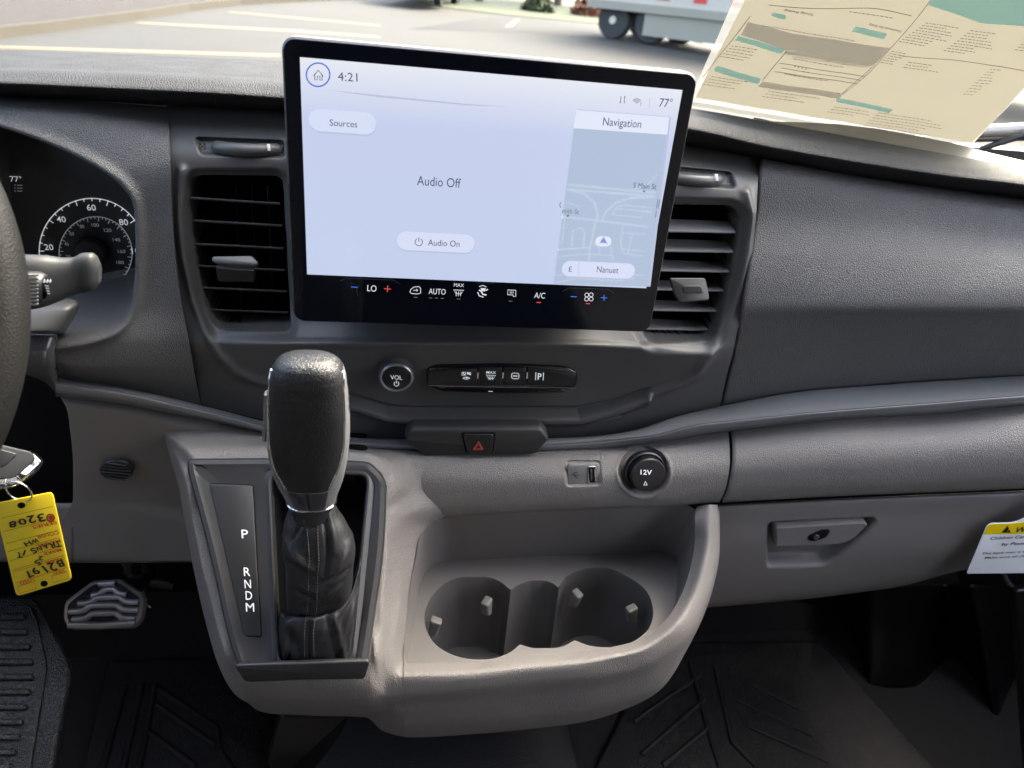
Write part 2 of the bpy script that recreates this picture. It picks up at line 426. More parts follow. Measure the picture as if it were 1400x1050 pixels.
M['u_blue'] = lit('ui_blue', srgb(52, 104, 205)); M['u_nav'] = lit('ui_nav', srgb(62, 70, 120)); M['u_blk'] = lit('ui_black', srgb(20, 26, 40))
M['u_gray'] = lit('ui_grey', srgb(110, 116, 130)); M['u_lite'] = lit('ui_light', srgb(225, 228, 235)); M['u_red'] = lit('ui_red', srgb(225, 80, 74))
M['u_dim'] = lit('ui_dim', srgb(95, 100, 115)); M['u_edge'] = lit('ui_edge', srgb(40, 46, 60)); M['u_blue2'] = lit('ui_blue_bar', srgb(60, 110, 225))
# ================================================================== THE PLACE
# ---- dashboard
DASH = empty('dashboard', P(640, 500, .62), 'charcoal and warm grey van dashboard running across the picture under the windshield', 'dashboard')
def c3(rows): return rows
STRIP_TOP = [(76, 516), (83, 517), (171, 530), (243, 546), (300, 560), (365, 577), (480, 597), (552, 600), (650, 601), (753, 599), (817, 596), (868, 588), (920, 571), (987, 555), (1076, 538), (1206, 526), (1400, 513.5), (1480, 509)]
STRIP_MID = [(76, 523), (83, 524), (171, 537), (243, 553), (300, 566), (365, 583), (480, 603), (552, 607), (650, 608), (753, 607), (817, 603), (894, 594), (960, 579), (997, 575), (1101, 564), (1277, 550), (1400, 540), (1480, 535)]
STRIP_BOT = [(76, 540), (83, 541), (171, 552), (243, 566), (300, 577), (365, 592), (480, 612), (552, 615), (650, 617), (753, 616), (843, 612), (920, 601), (960, 593), (997, 588), (1136, 573), (1277, 564), (1400, 552), (1480, 546)]
def yrow(pts, f): return [(x, y, f(x)) for x, y in pts]
lerp = lambda xs, ys: (lambda x: float(np.interp(x, xs, ys)))
# top pad: back edge, flat, crest, nose, underside
xs = [-60, 0, 100, 200, 300, 385, 500, 650, 800, 950, 1043, 1114, 1186, 1300, 1400, 1480]
def rowi(ys, Ys): return [(x, y, Y) for x, y, Y in zip(xs, ys, Ys)]
back = rowi([68, 68, 71, 75, 79, 83, 95, 112, 130, 149, 165, 178, 191, 211, 228, 243], [.80, .80, .82, .84, .855, .87, .87, .86, .84, .81, .79, .77, .76, .74, .72, .70])
mid = rowi([90, 91, 94, 97, 102, 108, 114, 128, 142, 157, 177, 189, 201, 220, 235, 249], [.68, .68, .685, .69, .695, .70, .70, .70, .70, .70, .70, .695, .69, .68, .665, .655])
crest = rowi([103, 104, 107, 111, 116, 122, 128, 141, 154, 167, 187, 202, 214, 231, 244, 257], [.642, .642, .642, .642, .642, .642, .642, .642, .642, .642, .642, .64, .635, .628, .62, .615])
nose = rowi([113, 114, 118, 123, 128, 134, 140, 152, 165, 178, 199, 212, 224, 241, 253, 266], [.630] * 11 + [.628, .623, .616, .61, .605])
belly = rowi([122, 123, 127, 133, 139, 144, 150, 163, 176, 190, 209, 223, 235, 251, 263, 276], [.640] * 11 + [.638, .633, .626, .62, .615])
under = rowi([130, 131, 136, 143, 149, 153, 160, 173, 186, 201, 219, 234, 245, 261, 272, 285], [.668] * 11 + [.666, .66, .655, .65, .645])
loft('top_pad', [back, mid, crest, nose, belly, under], 260, 60, M['pad'], DASH, solid=.002)
# dark defroster ledge between the pad and the glass on the passenger side
plate('defroster_ledge', [(1030, 162), (1057, 167), (1100, 168), (1150, 171), (1200, 177), (1250, 186), (1300, 196), (1345, 208), (1400, 221), (1480, 240), (1480, 262), (1400, 245), (1300, 224), (1186, 201), (1100, 186), (1040, 172)], s3(P(1057, 167, .80), P(1400, 222, .735), P(1200, 200, .75)), .006, M['fascia'], DASH, b=2, base=-.004)
# ---- central fascia
FTOP = [(226, 140), (385, 146), (500, 155), (650, 168), (800, 181), (950, 196), (1041, 210)]
VL = rp([(258, 243), (384, 243), (396, 456), (296, 456), (281, 425), (262, 320)], [18, 14, 12, 18, 30, 60])
VR = rp([(870, 282), (1004, 284), (1014, 298), (1003, 375), (978, 470), (892, 473), (872, 440)], [5, 16, 16, 60, 16, 10, 5])
UL = [(250, 232), (247, 300), (252, 350), (266, 410), (283, 455), (300, 485), (322, 507), (350, 520), (385, 527)]
UR = [(885, 540), (925, 525), (950, 512), (970, 485), (992, 440), (1010, 390), (1020, 340), (1026, 290), (1020, 262)]
SLOT_L = rp([(266, 188), (388, 193), (388, 216), (274, 212)], 6)
SLOT_R = rp([(925, 229), (1000, 236), (1006, 258), (925, 252)], 6)
BUMP = [(478, 545), (500, 552), (520, 560), (560, 563), (790, 563), (830, 555), (888, 538)]
def fdisp(PX, PYY):
    d = np.zeros_like(PX)
    for V_ in (VL, VR):
        s = segd(PX, PYY, V_, True)
        d += .0055 * ss(15, 1, s) + .050 * ss(1.2, -3.5, s)
    d -= .0042 * np.exp(-(segd(PX, PYY, UL, False) / 6.0) ** 2)
    d -= .0042 * np.exp(-(segd(PX, PYY, UR, False) / 6.0) ** 2)
    for S_ in (SLOT_L, SLOT_R):
        s = segd(PX, PYY, S_, True); d += .006 * ss(2, -3, s)
    # tray lip under the switch bank
    yl = np.interp(PX, [470, 500, 530, 560, 790, 830, 890], [541, 549, 558, 561, 561, 552, 533])
    on = ss(474, 480, PX) * ss(892, 884, PX)
    g = PYY - yl
    d += on * (.0035 * np.exp(-((g + 2) / 2.2) ** 2) - .011 * ss(-1, 7, g) * ss(23, 10, g) * np.interp(PX, [470, 560, 790, 890], [.8, 1, 1, .75]))
    d += on * .0025 * np.exp(-((g - np.interp(PX, [470, 560, 790, 850, 890], [20, 16, 16, 22, 6])) / 1.3) ** 2)
    return d
L1 = [(231, 178, .640), (385, 180, .640), (650, 198, .640), (950, 222, .640), (1037, 236, .640)]
L2 = [(233, 222, .622), (385, 224, .622), (650, 245, .622), (950, 262, .622), (1035, 270, .622)]
L3 = [(236, 300, .619), (400, 300, .619), (650, 310, .619), (930, 320, .619), (1030, 330, .615)]
L4 = [(248, 420, .613), (400, 425, .612), (650, 425, .612), (900, 425, .612), (1016, 420, .606)]
L5 = [(256, 456, .608), (330, 460, .600), (400, 460, .596), (650, 460, .594), (880, 467, .594), (960, 474, .598), (1006, 462, .604)]
L6 = [(259, 470, .606), (330, 471, .597), (400, 471, .588), (650, 470, .586), (880, 477, .589), (960, 483, .596), (1004, 473, .604)]
L7 = [(261, 480, .607), (330, 481, .598), (400, 480, .592), (650, 479, .590), (880, 486, .592), (960, 491, .598), (1002, 482, .605)]
L8 = [(268, 515, .615), (330, 520, .610), (400, 520, .608), (650, 520, .605), (890, 524, .608), (950, 522, .611), (993, 516, .616)]
L9 = [(276, 553, .622), (330, 567, .622), (400, 583, .622), (480, 597, .620), (552, 600, .620), (650, 601, .620), (753, 599, .620), (817, 596, .620), (868, 588, .62), (920, 571, .622), (985, 555, .628)]
FT = [(x, y, .668) for x, y in FTOP]
loft('centre_fascia', [FT, L1, L2, L3, L4, L5, L6, L7, L8, L9], 430, 380, M['fascia'], DASH, disp=fdisp, solid=0,
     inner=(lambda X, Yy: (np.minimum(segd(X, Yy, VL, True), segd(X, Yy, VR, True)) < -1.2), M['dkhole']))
# ---- instrument surround (driver side)
CL = [(-70, 150), (0, 172), (50, 189), (100, 210), (140, 232), (168, 254), (181, 272), (186, 300), (187, 345), (184, 395), (180, 420), (168, 440), (148, 453), (115, 463), (78, 470), (60, 476), (-70, 480)]
CLs = [tuple(p) for p in resamp([(a, b, 0) for a, b in CL], 120)[:, :2]]
def sdisp(PX, PYY):
    s = segd(PX, PYY, CLs, True)
    return .085 * ss(0, -34, s) ** .8 - .004 * np.exp(-((s - 5) / 7) ** 2)
S0 = [(-70, 124, .668), (0, 130, .668), (100, 136, .668), (228, 146, .668)]
S1 = [(-70, 150, .635), (0, 152, .635), (100, 160, .635), (231, 180, .634)]
S2 = [(-70, 220, .620), (60, 225, .62), (150, 225, .618), (233, 222, .617)]
S3 = [(-70, 300, .615), (60, 300, .615), (150, 300, .613), (236, 300, .613)]
S4 = [(-20, 420, .605), (60, 420, .605), (150, 420, .603), (249, 420, .606)]
S5 = [(30, 474, .595), (90, 474, .590), (160, 470, .592), (259, 470, .602)]
S6 = [(60, 490, .592), (90, 495, .590), (160, 498, .592), (264, 500, .604)]
S7 = [(79, 516, .606), (83, 517, .606), (171, 530, .612), (275, 553, .622)]
loft('instrument_surround', [S0, S1, S2, S3, S4, S5, S6, S7], 200, 240, M['char'], DASH, disp=sdisp, solid=0)
# ---- passenger panel
loft('passenger_panel', [
    [(1041, 210, .668), (1186, 238, .662), (1400, 268, .652), (1480, 280, .648)],
    [(1039, 236, .636), (1186, 258, .630), (1400, 288, .618), (1480, 298, .612)],
    [(1033, 300, .626), (1200, 310, .617), (1400, 330, .606), (1480, 336, .60)],
    [(1026, 350, .612), (1200, 355, .602), (1400, 364, .590), (1480, 366, .585)],
    [(1018, 400, .603), (1200, 404, .590), (1400, 404, .578), (1480, 404, .573)],
    [(1015, 420, .601), (1200, 419, .588), (1400, 420, .576), (1480, 421, .571)],
    [(1011, 440, .604), (1200, 436, .593), (1400, 436, .582), (1480, 437, .577)],
    [(1000, 495, .615), (1200, 480, .608), (1400, 476, .598), (1480, 475, .593)],
    [(987, 555, .628), (1076, 538, .625), (1206, 526, .622), (1400, 513, .614), (1480, 509, .61)]], 140, 110, M['char'], DASH)
# ---- trim strip right across
yt = lerp([76, 400, 900, 987, 1400], [.612, .616, .606, .622, .612]); ym = lerp([76, 171, 480, 817, 900, 987, 1400], [.594, .592, .596, .598, .590, .584, .560])
loft('trim_strip', [yrow(STRIP_TOP, lambda x: yt(x) + .006), yrow(STRIP_TOP, yt), yrow(STRIP_MID, ym), yrow(STRIP_MID, lambda x: ym(x) + .0015),
     yrow([(x, y + 2.2) for x, y in STRIP_MID], lambda x: ym(x) - .001), yrow([(x, (y + y2) / 2 + 2) for (x, y), (_, y2) in zip(STRIP_MID, [(0, b) for a, b in STRIP_BOT])], lambda x: ym(x) - .0005),
     yrow(STRIP_BOT, lambda x: ym(x) + .010), yrow([(x, y + 2) for x, y in STRIP_BOT], lambda x: ym(x) + .022)], 300, 40, M['trim'], DASH, solid=0)
# ---- grey padded band under the strip, passenger side
loft('padded_band', [
    [(999, 586, .606), (1136, 571, .596), (1277, 562, .590), (1400, 550, .582), (1480, 544, .577)],
    [(1001, 600, .590), (1136, 588, .580), (1277, 580, .572), (1400, 570, .562), (1480, 563, .557)],
    [(1002, 625, .576), (1136, 615, .566), (1277, 610, .556), (1400, 602, .546), (1480, 598, .541)],
    [(999, 650, .571), (1136, 643, .561), (1277, 639, .551), (1400, 634, .541), (1480, 631, .536)],
    [(993, 675, .573), (1136, 667, .563), (1277, 662, .553), (1400, 657, .544), (1480, 655, .539)],
    [(988, 686, .580), (1136, 678, .570), (1277, 672, .560), (1400, 667, .551), (1480, 664, .546)],
    [(988, 687, .600), (1136, 679, .590), (1277, 673, .580), (1400, 668, .571), (1480, 665, .566)]], 120, 70, M['grey'], DASH)
def bdisp(PX, PYY):
    s = np.hypot((PX - 880) / 33., (PYY - 644) / 33.)
    s2 = segd(PX, PYY, rp([(773, 630), (821, 630), (822, 664), (774, 666)], 6), True)
    return .012 * ss(1.04, .93, s) - .0012 * np.exp(-((s - 1.12) / .06) ** 2) + .0026 * ss(1, -2, s2)
loft('centre_band', [
    [(380, 593, .606), (480, 610, .602), (552, 613, .602), (650, 615, .602), (753, 614, .602), (843, 610, .604), (920, 599, .605), (995, 587, .606)],
    [(380, 615, .590), (480, 622, .590), (552, 625, .588), (650, 630, .586), (753, 628, .586), (843, 624, .587), (920, 614, .588), (997, 602, .590)],
    [(380, 640, .582), (480, 645, .580), (552, 648, .577), (650, 650, .576), (753, 648, .575), (843, 645, .575), (920, 638, .575), (998, 628, .576)],
    [(380, 670, .580), (480, 675, .577), (552, 678, .574), (650, 674, .573), (753, 670, .572), (843, 668, .571), (920, 662, .571), (995, 655, .571)],
    [(380, 700, .583), (480, 705, .58), (552, 706, .577), (650, 696, .575), (753, 691, .574), (843, 688, .573), (920, 684, .573), (989, 676, .574)],
    [(380, 712, .60), (480, 716, .590), (552, 714, .584), (650, 703, .580), (753, 698, .579), (843, 694, .578), (920, 691, .578), (984, 686, .580)],
    [(380, 713, .63), (480, 717, .620), (552, 715, .610), (650, 704, .610), (753, 699, .610), (843, 695, .610), (920, 692, .610), (984, 687, .610)]], 320, 170, M['grey'], DASH, disp=bdisp, solid=0)
# ---- knee panel (driver side)
loft('knee_panel', [
    [(82, 540, .612), (171, 551, .612), (243, 565, .612), (300, 576, .61)],
    [(90, 556, .604), (171, 566, .604), (225, 578, .603), (300, 596, .600)],
    [(96, 590, .606), (165, 600, .606), (215, 610, .606), (300, 628, .602)],
    [(100, 640, .610), (165, 645, .610), (220, 650, .609), (300, 660, .606)],
    [(100, 682, .612), (165, 684, .611), (225, 688, .611), (300, 700, .61)],
    [(90, 700, .613), (165, 700, .610), (235, 712, .608), (300, 730, .60)],
    [(60, 735, .616), (165, 735, .610), (240, 738, .608), (300, 745, .60)],
    [(40, 766, .620), (165, 768, .612), (240, 767, .608), (300, 767, .60)],
    [(40, 768, .66), (165, 770, .66), (240, 769, .65), (300, 769, .64)]], 100, 90, M['greys'], DASH)
loft('lower_column_cover', [
    [(-80, 690, .612), (0, 690, .612), (50, 690, .614), (100, 690, .614)],
    [(-80, 730, .616), (0, 730, .616), (50, 730, .616), (100, 730, .613)],
    [(-80, 764, .62), (0, 766, .62), (50, 767, .62), (100, 768, .615)],
    [(-80, 766, .66), (0, 768, .66), (50, 769, .66), (100, 770, .66)]], 40, 20, M['greys'], DASH)
kp = s3(P(135, 628, .606), P(182, 628, .604), P(160, 655, .606))
plate('speaker_grille', arc((160, 641), 23, 0, 360, 33, ry=14)[:-1], kp, .003, M['black'], DASH, b=2)
for i in range(6):
    yy = 631 + i * 4; hw = 21 * math.sqrt(max(.05, 1 - ((yy - 641) / 13.5) ** 2))
    tube('grille_bar', [kp(160 - hw, yy - 2, .004), kp(160 + hw, yy + 2, .004)], .0009, M['bezel'], DASH, 6)
# black boxes added behind the dash against light leaks, darkening the column void
box('dash_light_block', (-.75, .70, -.46), (.95, .92, -.16), M['dkhole'], DASH)
box('column_light_block', (-.75, .645, -.455), (-.22, .71, -.29), M['dkhole'], DASH)
# ---- glove box
GB = empty('glove_box', P(1150, 750, .58), 'closed grey glove box door with a recessed latch under the padded band', 'glove box')
HP = rp([(1050, 716), (1195, 709), (1199, 716), (1135, 772), (1050, 775)], [5, 3, 4, 14, 5])
HQ = rp([(1060, 719), (1180, 712), (1187, 716), (1166, 737), (1148, 744), (1060, 747)], [4, 3, 3, 8, 8, 4])
def gdisp(PX, PYY):
    s = segd(PX, PYY, HP, True)
    # the big soft hollow at the far right
    dg = ((PX - 1270) * 100 + (PYY - 790) * 130) / 164.  # distance beyond the crease that climbs to the right
    return .016 * ss(1, -4, s) + .016 * ss(-22, 45, dg) * ss(1150, 1260, PX)
loft('door_panel', [
    [(984, 690, .605), (1136, 682, .596), (1277, 676, .586), (1400, 671, .577), (1480, 668, .572)],
    [(983, 692, .590), (1136, 684, .580), (1277, 678, .570), (1400, 673, .561), (1480, 670, .556)],
    [(983, 720, .584), (1136, 712, .574), (1277, 706, .565), (1400, 700, .556), (1480, 696, .551)],
    [(980, 760, .580), (1136, 752, .570), (1277, 746, .562), (1400, 738, .556), (1480, 734, .551)],
    [(974, 800, .582), (1120, 790, .574), (1250, 776, .568), (1400, 764, .562), (1480, 756, .556)],
    [(966, 828, .590), (1120, 814, .585), (1250, 797, .580), (1400, 782, .575), (1480, 774, .57)],
    [(966, 831, .62), (1120, 817, .62), (1250, 800, .61), (1400, 785, .60), (1480, 777, .60)]], 300, 110, M['greys'], GB, disp=gdisp, solid=0)
gs = s3(P(1060, 719, .575), P(1190, 712, .566), P(1060, 747, .5735))
lh_ = plate('latch_handle', HQ, gs, .013, M['greys'], GB, b=2, base=-.011)
kc = gs(1117, 730, 0); kn = gs(1117, 730, 1) - kc
lk = plate('lock', rp([(1103, 731), (1122, 722), (1134, 722), (1129, 732), (1112, 738), (1104, 737)], 4), gs, .0012, M['dkhole'], lh_, b=1.5, base=.002)
revolve('lock_cylinder', gs(1114, 731, .0032), kn, [(.003, 0), (.003, .0015), (.0024, .002), (.0008, .0016)], 20, M['gun'], lh_)
# ---- warning label hanging at the far right
WL = s3(P(1345, 715, .548), P(1400, 711, .543), P(1325, 783, .552))
wl = empty('warning_label', WL(1370, 750), 'white and yellow air bag warning label hanging at the right end of the glove box', 'label')
plate('card', rp([(1350, 715), (1385, 714), (1400, 708), (1425, 690), (1500, 690), (1500, 782), (1321, 784)], [7, 12, 20, 8, 4, 4, 3]), WL, .0006, M['label'], wl, b=.3)
flat('warning_band', rp([(1351, 716), (1385, 715), (1400, 713), (1500, 711), (1500, 727), (1344.5, 730)], [5, 6, 1, 1, 1, 1]), WL, M['labyel'], wl, .0008)
wk = dict(surf=WL, mat=M['tagblk'], parent=wl, off=.0012)
flat('warning_triangle', [(1369, 727), (1381, 727), (1377, 718)], WL, M['tagblk'], wl, .0012)
text('!', (1376, 725.6), (1377, 725.6), 5, WL, M['labyel'], wl, .0014, bold=.03)
text('WARNING', (1385, 727), (1452, 723), 9, italic=.2, bold=.02, **wk)
text('Children Can Be KILLED or INJURED', (1352, 737), (1490, 730), 5.2, italic=.2, bold=.012, **wk)
text('by Passenger Air Bag', (1368, 745), (1452, 741), 5.2, italic=.2, bold=.012, **wk)
text('The back seat is the safest place for children.', (1341, 757), (1490, 750), 3.6, italic=.2, bold=.01, **wk)
text('Make sure all children are restrained.', (1345, 763), (1470, 757), 3.6, italic=.2, bold=.01, **wk)
# bracket below the label
tube('lower_bracket', [P(1368, 778, .60), P(1378, 796, .60), P(1388, 806, .60), P(1405, 809, .60), P(1480, 806, .60)], .003, M['gun'], DASH, 8)

# ---- air vents
def vent(x, tabpoly, label, blades, mt, Yf):
    v = empty('air_vent', P(*x, .62), label, 'air vent', 'air vents beside the touchscreen')
    for (a, b, a2, b2, dep) in blades:
        A, B, B2, A2 = P(*a, Yf), P(*b, Yf), P(*b2, Yf + dep), P(*a2, Yf + dep)
        th = np.array([0, 0, -.0016])
        V = [A, B, B2, A2, A + th, B + th, B2 + th, A2 + th]
        F = [(0, 1, 2, 3), (7, 6, 5, 4), (0, 4, 5, 1), (1, 5, 6, 2), (2, 6, 7, 3), (3, 7, 4, 0)]
        o = recalc(mesh('slat', V, F, mt, v, False, bevel=.0005))
    return v
bl = []
for (xa, ya, xb, yb) in [(260, 269, 383, 277), (263, 300, 386, 307), (267, 332, 388, 338), (271, 362, 389, 368), (277, 392, 392, 397), (286, 422, 394, 426)]:
    bl.append(((xa, ya), (xb, yb), (xa + 3, ya + 1.5), (xb - 3, yb + 1.5), .024))
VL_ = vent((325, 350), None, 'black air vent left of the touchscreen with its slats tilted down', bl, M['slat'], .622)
br = []
for (y1, y0, xr, xl) in [(317, 300, 1006, 886), (344, 327, 1003, 886), (371, 356, 999, 884), (397, 384, 994, 880), (425, 411, 988, 878), (451, 437, 981, 878)]:
    br.append(((xl, y1 - 2), (xr, y1), (xl, y0 - 2), (xr - 10, y0 + 2), .020))
VR_ = vent((950, 380), None, 'dark grey air vent right of the touchscreen with its slats level', br, M['slat_lit'], .620)  # slats lightened as if lit from above
# inner vertical vanes, deeper
for k, x in enumerate((322, 344, 366)):
    a, b = P(x, 255, .650), P(x + 8, 440, .650)
    tube('inner_vane', [a, b], .0008, M['black'], VL_, 6)
for k in range(6):
    tube('pivot', [P(1008 - k * 5, 325 + k * 26, .632), P(1001 - k * 5, 336 + k * 26, .632)], .0022, M['black'], VR_, 8)
st = s3(P(292, 352, .606), P(354, 358, .606), P(292, 362, .602))
plate('adjuster_tab', rp([(292, 352), (345, 351), (355, 362), (351, 366), (296, 362), (290, 357)], 4), sN(P(320, 357, .603), (0, -.8, .6)), .004, M['slat'], VL_, b=2)
plate('tab_body', rp([(296, 362), (350, 366), (350, 383), (300, 382)], 3), sY(.612), .006, M['black'], VL_, b=1)
atb = plate('adjuster_tab', rp([(914, 380), (963, 380), (968, 404), (968, 411), (927, 414), (920, 400)], [3, 4, 3, 4, 4, 3]), sN(P(940, 395, .600), (0, -.92, .39)), .0028, M['bezel'], VR_, b=1.5)
plate('tab_grip', rp([(931, 391), (957, 391), (960, 401), (933, 401)], 3), sN(P(940, 395, .600), (0, -.92, .39)), .0005, M['black'], atb, b=1, base=.0028)
# thumb wheels above each vent
def wheel(par, c, px_w, mark, sym, cross):
    y0 = c[1]
    a, b = P(c[0] - px_w / 2, y0 - 1.5, .634), P(c[0] + px_w / 2, y0 + 2.5, .634)
    pts = [a + (b - a) * t + np.array([0, -.009 * math.sin(math.pi * t), 0]) for t in np.linspace(0, 1, 15)]
    t_ = tube('thumbwheel', pts, [.0015] + [.0052] * 13 + [.0015], M['slat'], par, 14)
    plate('thumbwheel_mark', [(mark - 2, y0 - 5), (mark + 2, y0 - 5), (mark + 3, y0 + 4), (mark - 1, y0 + 4)], sY(.624), .0006, M['ink'], par, b=.4)
    if cross:
        line('vent_symbol', [(sym[0] - 4, sym[1] - 4), (sym[0] + 4, sym[1] - 4), (sym[0] + 4, sym[1] + 4), (sym[0] - 4, sym[1] + 4)], .9, sY(.628), M['tagblk'], par, closed=True)
        line('vent_symbol', [(sym[0] - 4, sym[1] - 4), (sym[0] + 4, sym[1] + 4)], .8, sY(.628), M['tagblk'], par)
        line('vent_symbol', [(sym[0] + 4, sym[1] - 4), (sym[0] - 4, sym[1] + 4)], .8, sY(.628), M['tagblk'], par)
    else:
        for k in range(3): line('vent_symbol', [(sym[0] - 3.5, sym[1] - 3 + 3 * k), (sym[0], sym[1] - 3.8 + 3 * k), (sym[0] + 3.5, sym[1] - 3 + 3 * k)], .9, sY(.628), M['tagblk'], par)
wheel(VL_, (338, 202), 96, 367, (277, 200), True)
wheel(VR_, (945, 243), 84, 979, (997, 246), False)

# ---- instrument cluster
IC = empty('instrument_cluster', P(120, 340, .69), 'dark instrument cluster with a white ringed speedometer behind the steering wheel', 'gauge cluster')
ics = sY(.688)
plate('cluster_face', [(-90, 120), (60, 120), (215, 160), (215, 406), (-90, 398)], ics, .003, mat('cluster_face', (.028, .030, .035), .4), IC, b=1, base=-.004)
oc = (126, 343); ic_ = (131, 346)
line('dial_ring', arc(oc, 72, -18, 200, 70), 1.5, ics, M['ink'], IC, .0006)
line('dial_ring', arc(ic_, 50, -42, 195, 60), 1.3, ics, M['inkdim'], IC, .0006)
tk = []
for i in range(0, 27):
    a = 198 - i * (180 + 36) / 24; L_ = 7 if i % 4 == 2 else 4
    if a < -20: continue
    p = arc(oc, 72, a, a + .1, 2)[0]; q = arc(oc, 72 - L_, a, a + .1, 2)[0]
    tk.append(line('t', [p, q], 1.4, ics, M['ink'], IC, .0006))
joinobs('dial_ticks', tk, IC)
tk = []
for i in range(0, 40):
    a = 195 - i * 6.1; L_ = 6 if i % 3 == 0 else 3
    p = arc(ic_, 50, a, a + .1, 2)[0]; q = arc(ic_, 50 - L_, a, a + .1, 2)[0]
    tk.append(line('t', [p, q], 1.1, ics, M['inkdim'], IC, .0006))
joinobs('dial_ticks', tk, IC)
def num(s, x, y, h, m=M['ink'], par=IC, sf=None, w_=None, bold=.0):
    w_ = w_ or h * .72 * len(s)
    text(s, (x - w_ / 2, y + h / 2), (x + w_ / 2, y + h / 2 + w_ * .02), h, sf or ics, m, par, .0008, bold=bold, name='numeral')
for s, x, y in (('20', 68, 337), ('40', 85, 299), ('60', 126, 283), ('80', 170, 303), ('100', 190, 342), ('120', 181, 381)): num(s, x, y, 8.5, bold=.01)
for s, x, y in (('20', 94, 350), ('40', 92, 333), ('60', 99, 319), ('80', 113, 309), ('100', 131, 307), ('120', 148, 314), ('140', 160, 327), ('160', 167, 343), ('180', 165, 358)): num(s, x, y, 5, M['inkdim'], w_=6 if len(s) == 2 else 10)
text('77°', (15, 248), (31, 248.5), 8, ics, M['ink'], IC, .0008)
for k in range(3):
    line('menu_symbol', [(24, 253 + 4 * k), (31, 253 + 4 * k)], 1.2, ics, M['inkdim'], IC); line('menu_symbol', [(20, 253 + 4 * k), (22, 253 + 4 * k)], 1.2, ics, M['inkdim'], IC)
revolve('dial_hub', ics(127, 343, 0), (0, -1, 0), [(.013, 0), (.013, .006), (.011, .009), (.004, .0095)], 32, M['black'], IC)

# ---- touchscreen
TS = empty('touchscreen', P(640, 250, .57), 'large lit touchscreen with black bezel standing proud of the dash, showing Audio Off', 'screen')
tsf = sY(.56)
SB = [(386, 48), (958, 97), (891, 454), (402, 440)]
def rrect(x0, x1, z0, z1, r, n=8):
    o = []
    for (cx_, cz_, a0) in ((x1 - r, z1 - r, 0), (x0 + r, z1 - r, 90), (x0 + r, z0 + r, 180), (x1 - r, z0 + r, 270)):
        for k in range(n + 1):
            a = math.radians(a0 + 90 * k / n); o.append((cx_ + r * math.cos(a), cz_ + r * math.sin(a)))
    return o
def rslab(name, x0, x1, z0, z1, r, yf, yb, m, par, e=.001):
    out = rrect(x0, x1, z0, z1, r); ins = rrect(x0 + e, x1 - e, z0 + e, z1 - e, r - e)
    n = len(out); V = [(x, yb, z) for x, z in ins] + [(x, yb - e, z) for x, z in out] + [(x, yf + e, z) for x, z in out] + [(x, yf, z) for x, z in ins]
    F = [(j * n + i, j * n + (i + 1) % n, (j + 1) * n + (i + 1) % n, (j + 1) * n + i) for j in range(3) for i in range(n)]
    F += [tuple(range(3 * n, 4 * n)), tuple(reversed(range(n)))]
    return recalc(mesh(name, V, F, m, par, True, 30))
A_, B_ = P(386, 48, .56), P(891, 454, .56)
x0, x1, z1, z0 = -.0735, .2165, P(386, 48, .56)[2] - .0003, P(402, 440, .56)[2] - .0003
rslab('screen_body', x0, x1, z0, z1, .009, .5612, .578, M['gun'], TS, .0018)
rslab('bezel_glass', x0 + .0012, x1 - .0012, z0 + .0012, z1 - .0012, .008, .5600, .5613, M['glass_bezel'], TS, .0004)
rslab('rear_housing', x0 + .03, x1 - .03, z0 + .02, z1 - .02, .01, .577, .625, M['black'], TS)
dx0, dx1, dz1, dz0 = P(410, 78, .56)[0], P(933, 123, .56)[0], P(410, 78, .56)[2], P(421, 375, .56)[2]
mesh('display', [(dx0, .5597, dz0), (dx1, .5597, dz0), (dx1, .5597, dz1), (dx0, .5597, dz1)], [(0, 1, 2, 3)], M['scr'], TS, False)
# UI helper in display coordinates: u 0..1 left to right, v 0..1 top to bottom
def uv_of(px, py):
    p = P(px, py, .56); return p[0], p[2]
def pill(c, w_, h_, r, m, lay, name):
    """c, w, h in photo pixels about the panel's own axes"""
    X_, Z_ = uv_of(*c); s = uv_of(c[0] + 1, c[1])[0] - X_; sz = Z_ - uv_of(c[0], c[1] + 1)[1]
    o = rrect(X_ - w_ / 2 * s, X_ + w_ / 2 * s, Z_ - h_ / 2 * sz, Z_ + h_ / 2 * sz, min(r * s, h_ / 2 * sz), 6)
    V = [(x, .5597 - lay, z) for x, z in o]
    return mesh(name, V, [tuple(reversed(range(len(V)))) if area(o) < 0 else tuple(range(len(V)))], m, TS, False)
def ut(s, a, b, h, m=None, lay=.0009, bold=0.0): return text(s, a, b, h, tsf, m or M['u_text'], TS, lay, bold=bold)
def ul(pts, w_, m=None, lay=.0009, closed=False, name='ui_line'): return line(name, pts, w_, tsf, m or M['u_text'], TS, lay, closed)
ul(arc((435, 102), 16, 0, 360, 41)[:-1], 1.8, M['u_blue'], closed=True, name='home_ring')
ul([(429, 103), (435.5, 96), (442, 104)], 1.2, name='home_icon'); ul([(430.5, 102), (430.5, 109), (434, 109), (434, 104), (437.5, 104), (437.5, 109.5), (440.5, 109.5), (440.5, 102.5)], 1.1, name='home_icon')
ut('4:21', (462, 110), (489, 111.5), 11)
flat('header_shadow', [(440, 122), (520, 130), (640, 142), (700, 146), (640, 144), (520, 133)], lambda x, y, o=0: tsf(x, y, o + .0005), M['u_shadow'], TS, .0001)
pill((469, 168.5), 92, 31, 15, M['u_shadow'], .0002, 'button_shadow'); pill((468.5, 166.5), 92, 30, 15, M['u_btn'], .0003, 'sources_button')
ut('Sources', (451, 171.5), (488.5, 174), 8.5, bold=.0)
ut('Audio Off', (570, 252.5), (629.5, 256.5), 12.5)
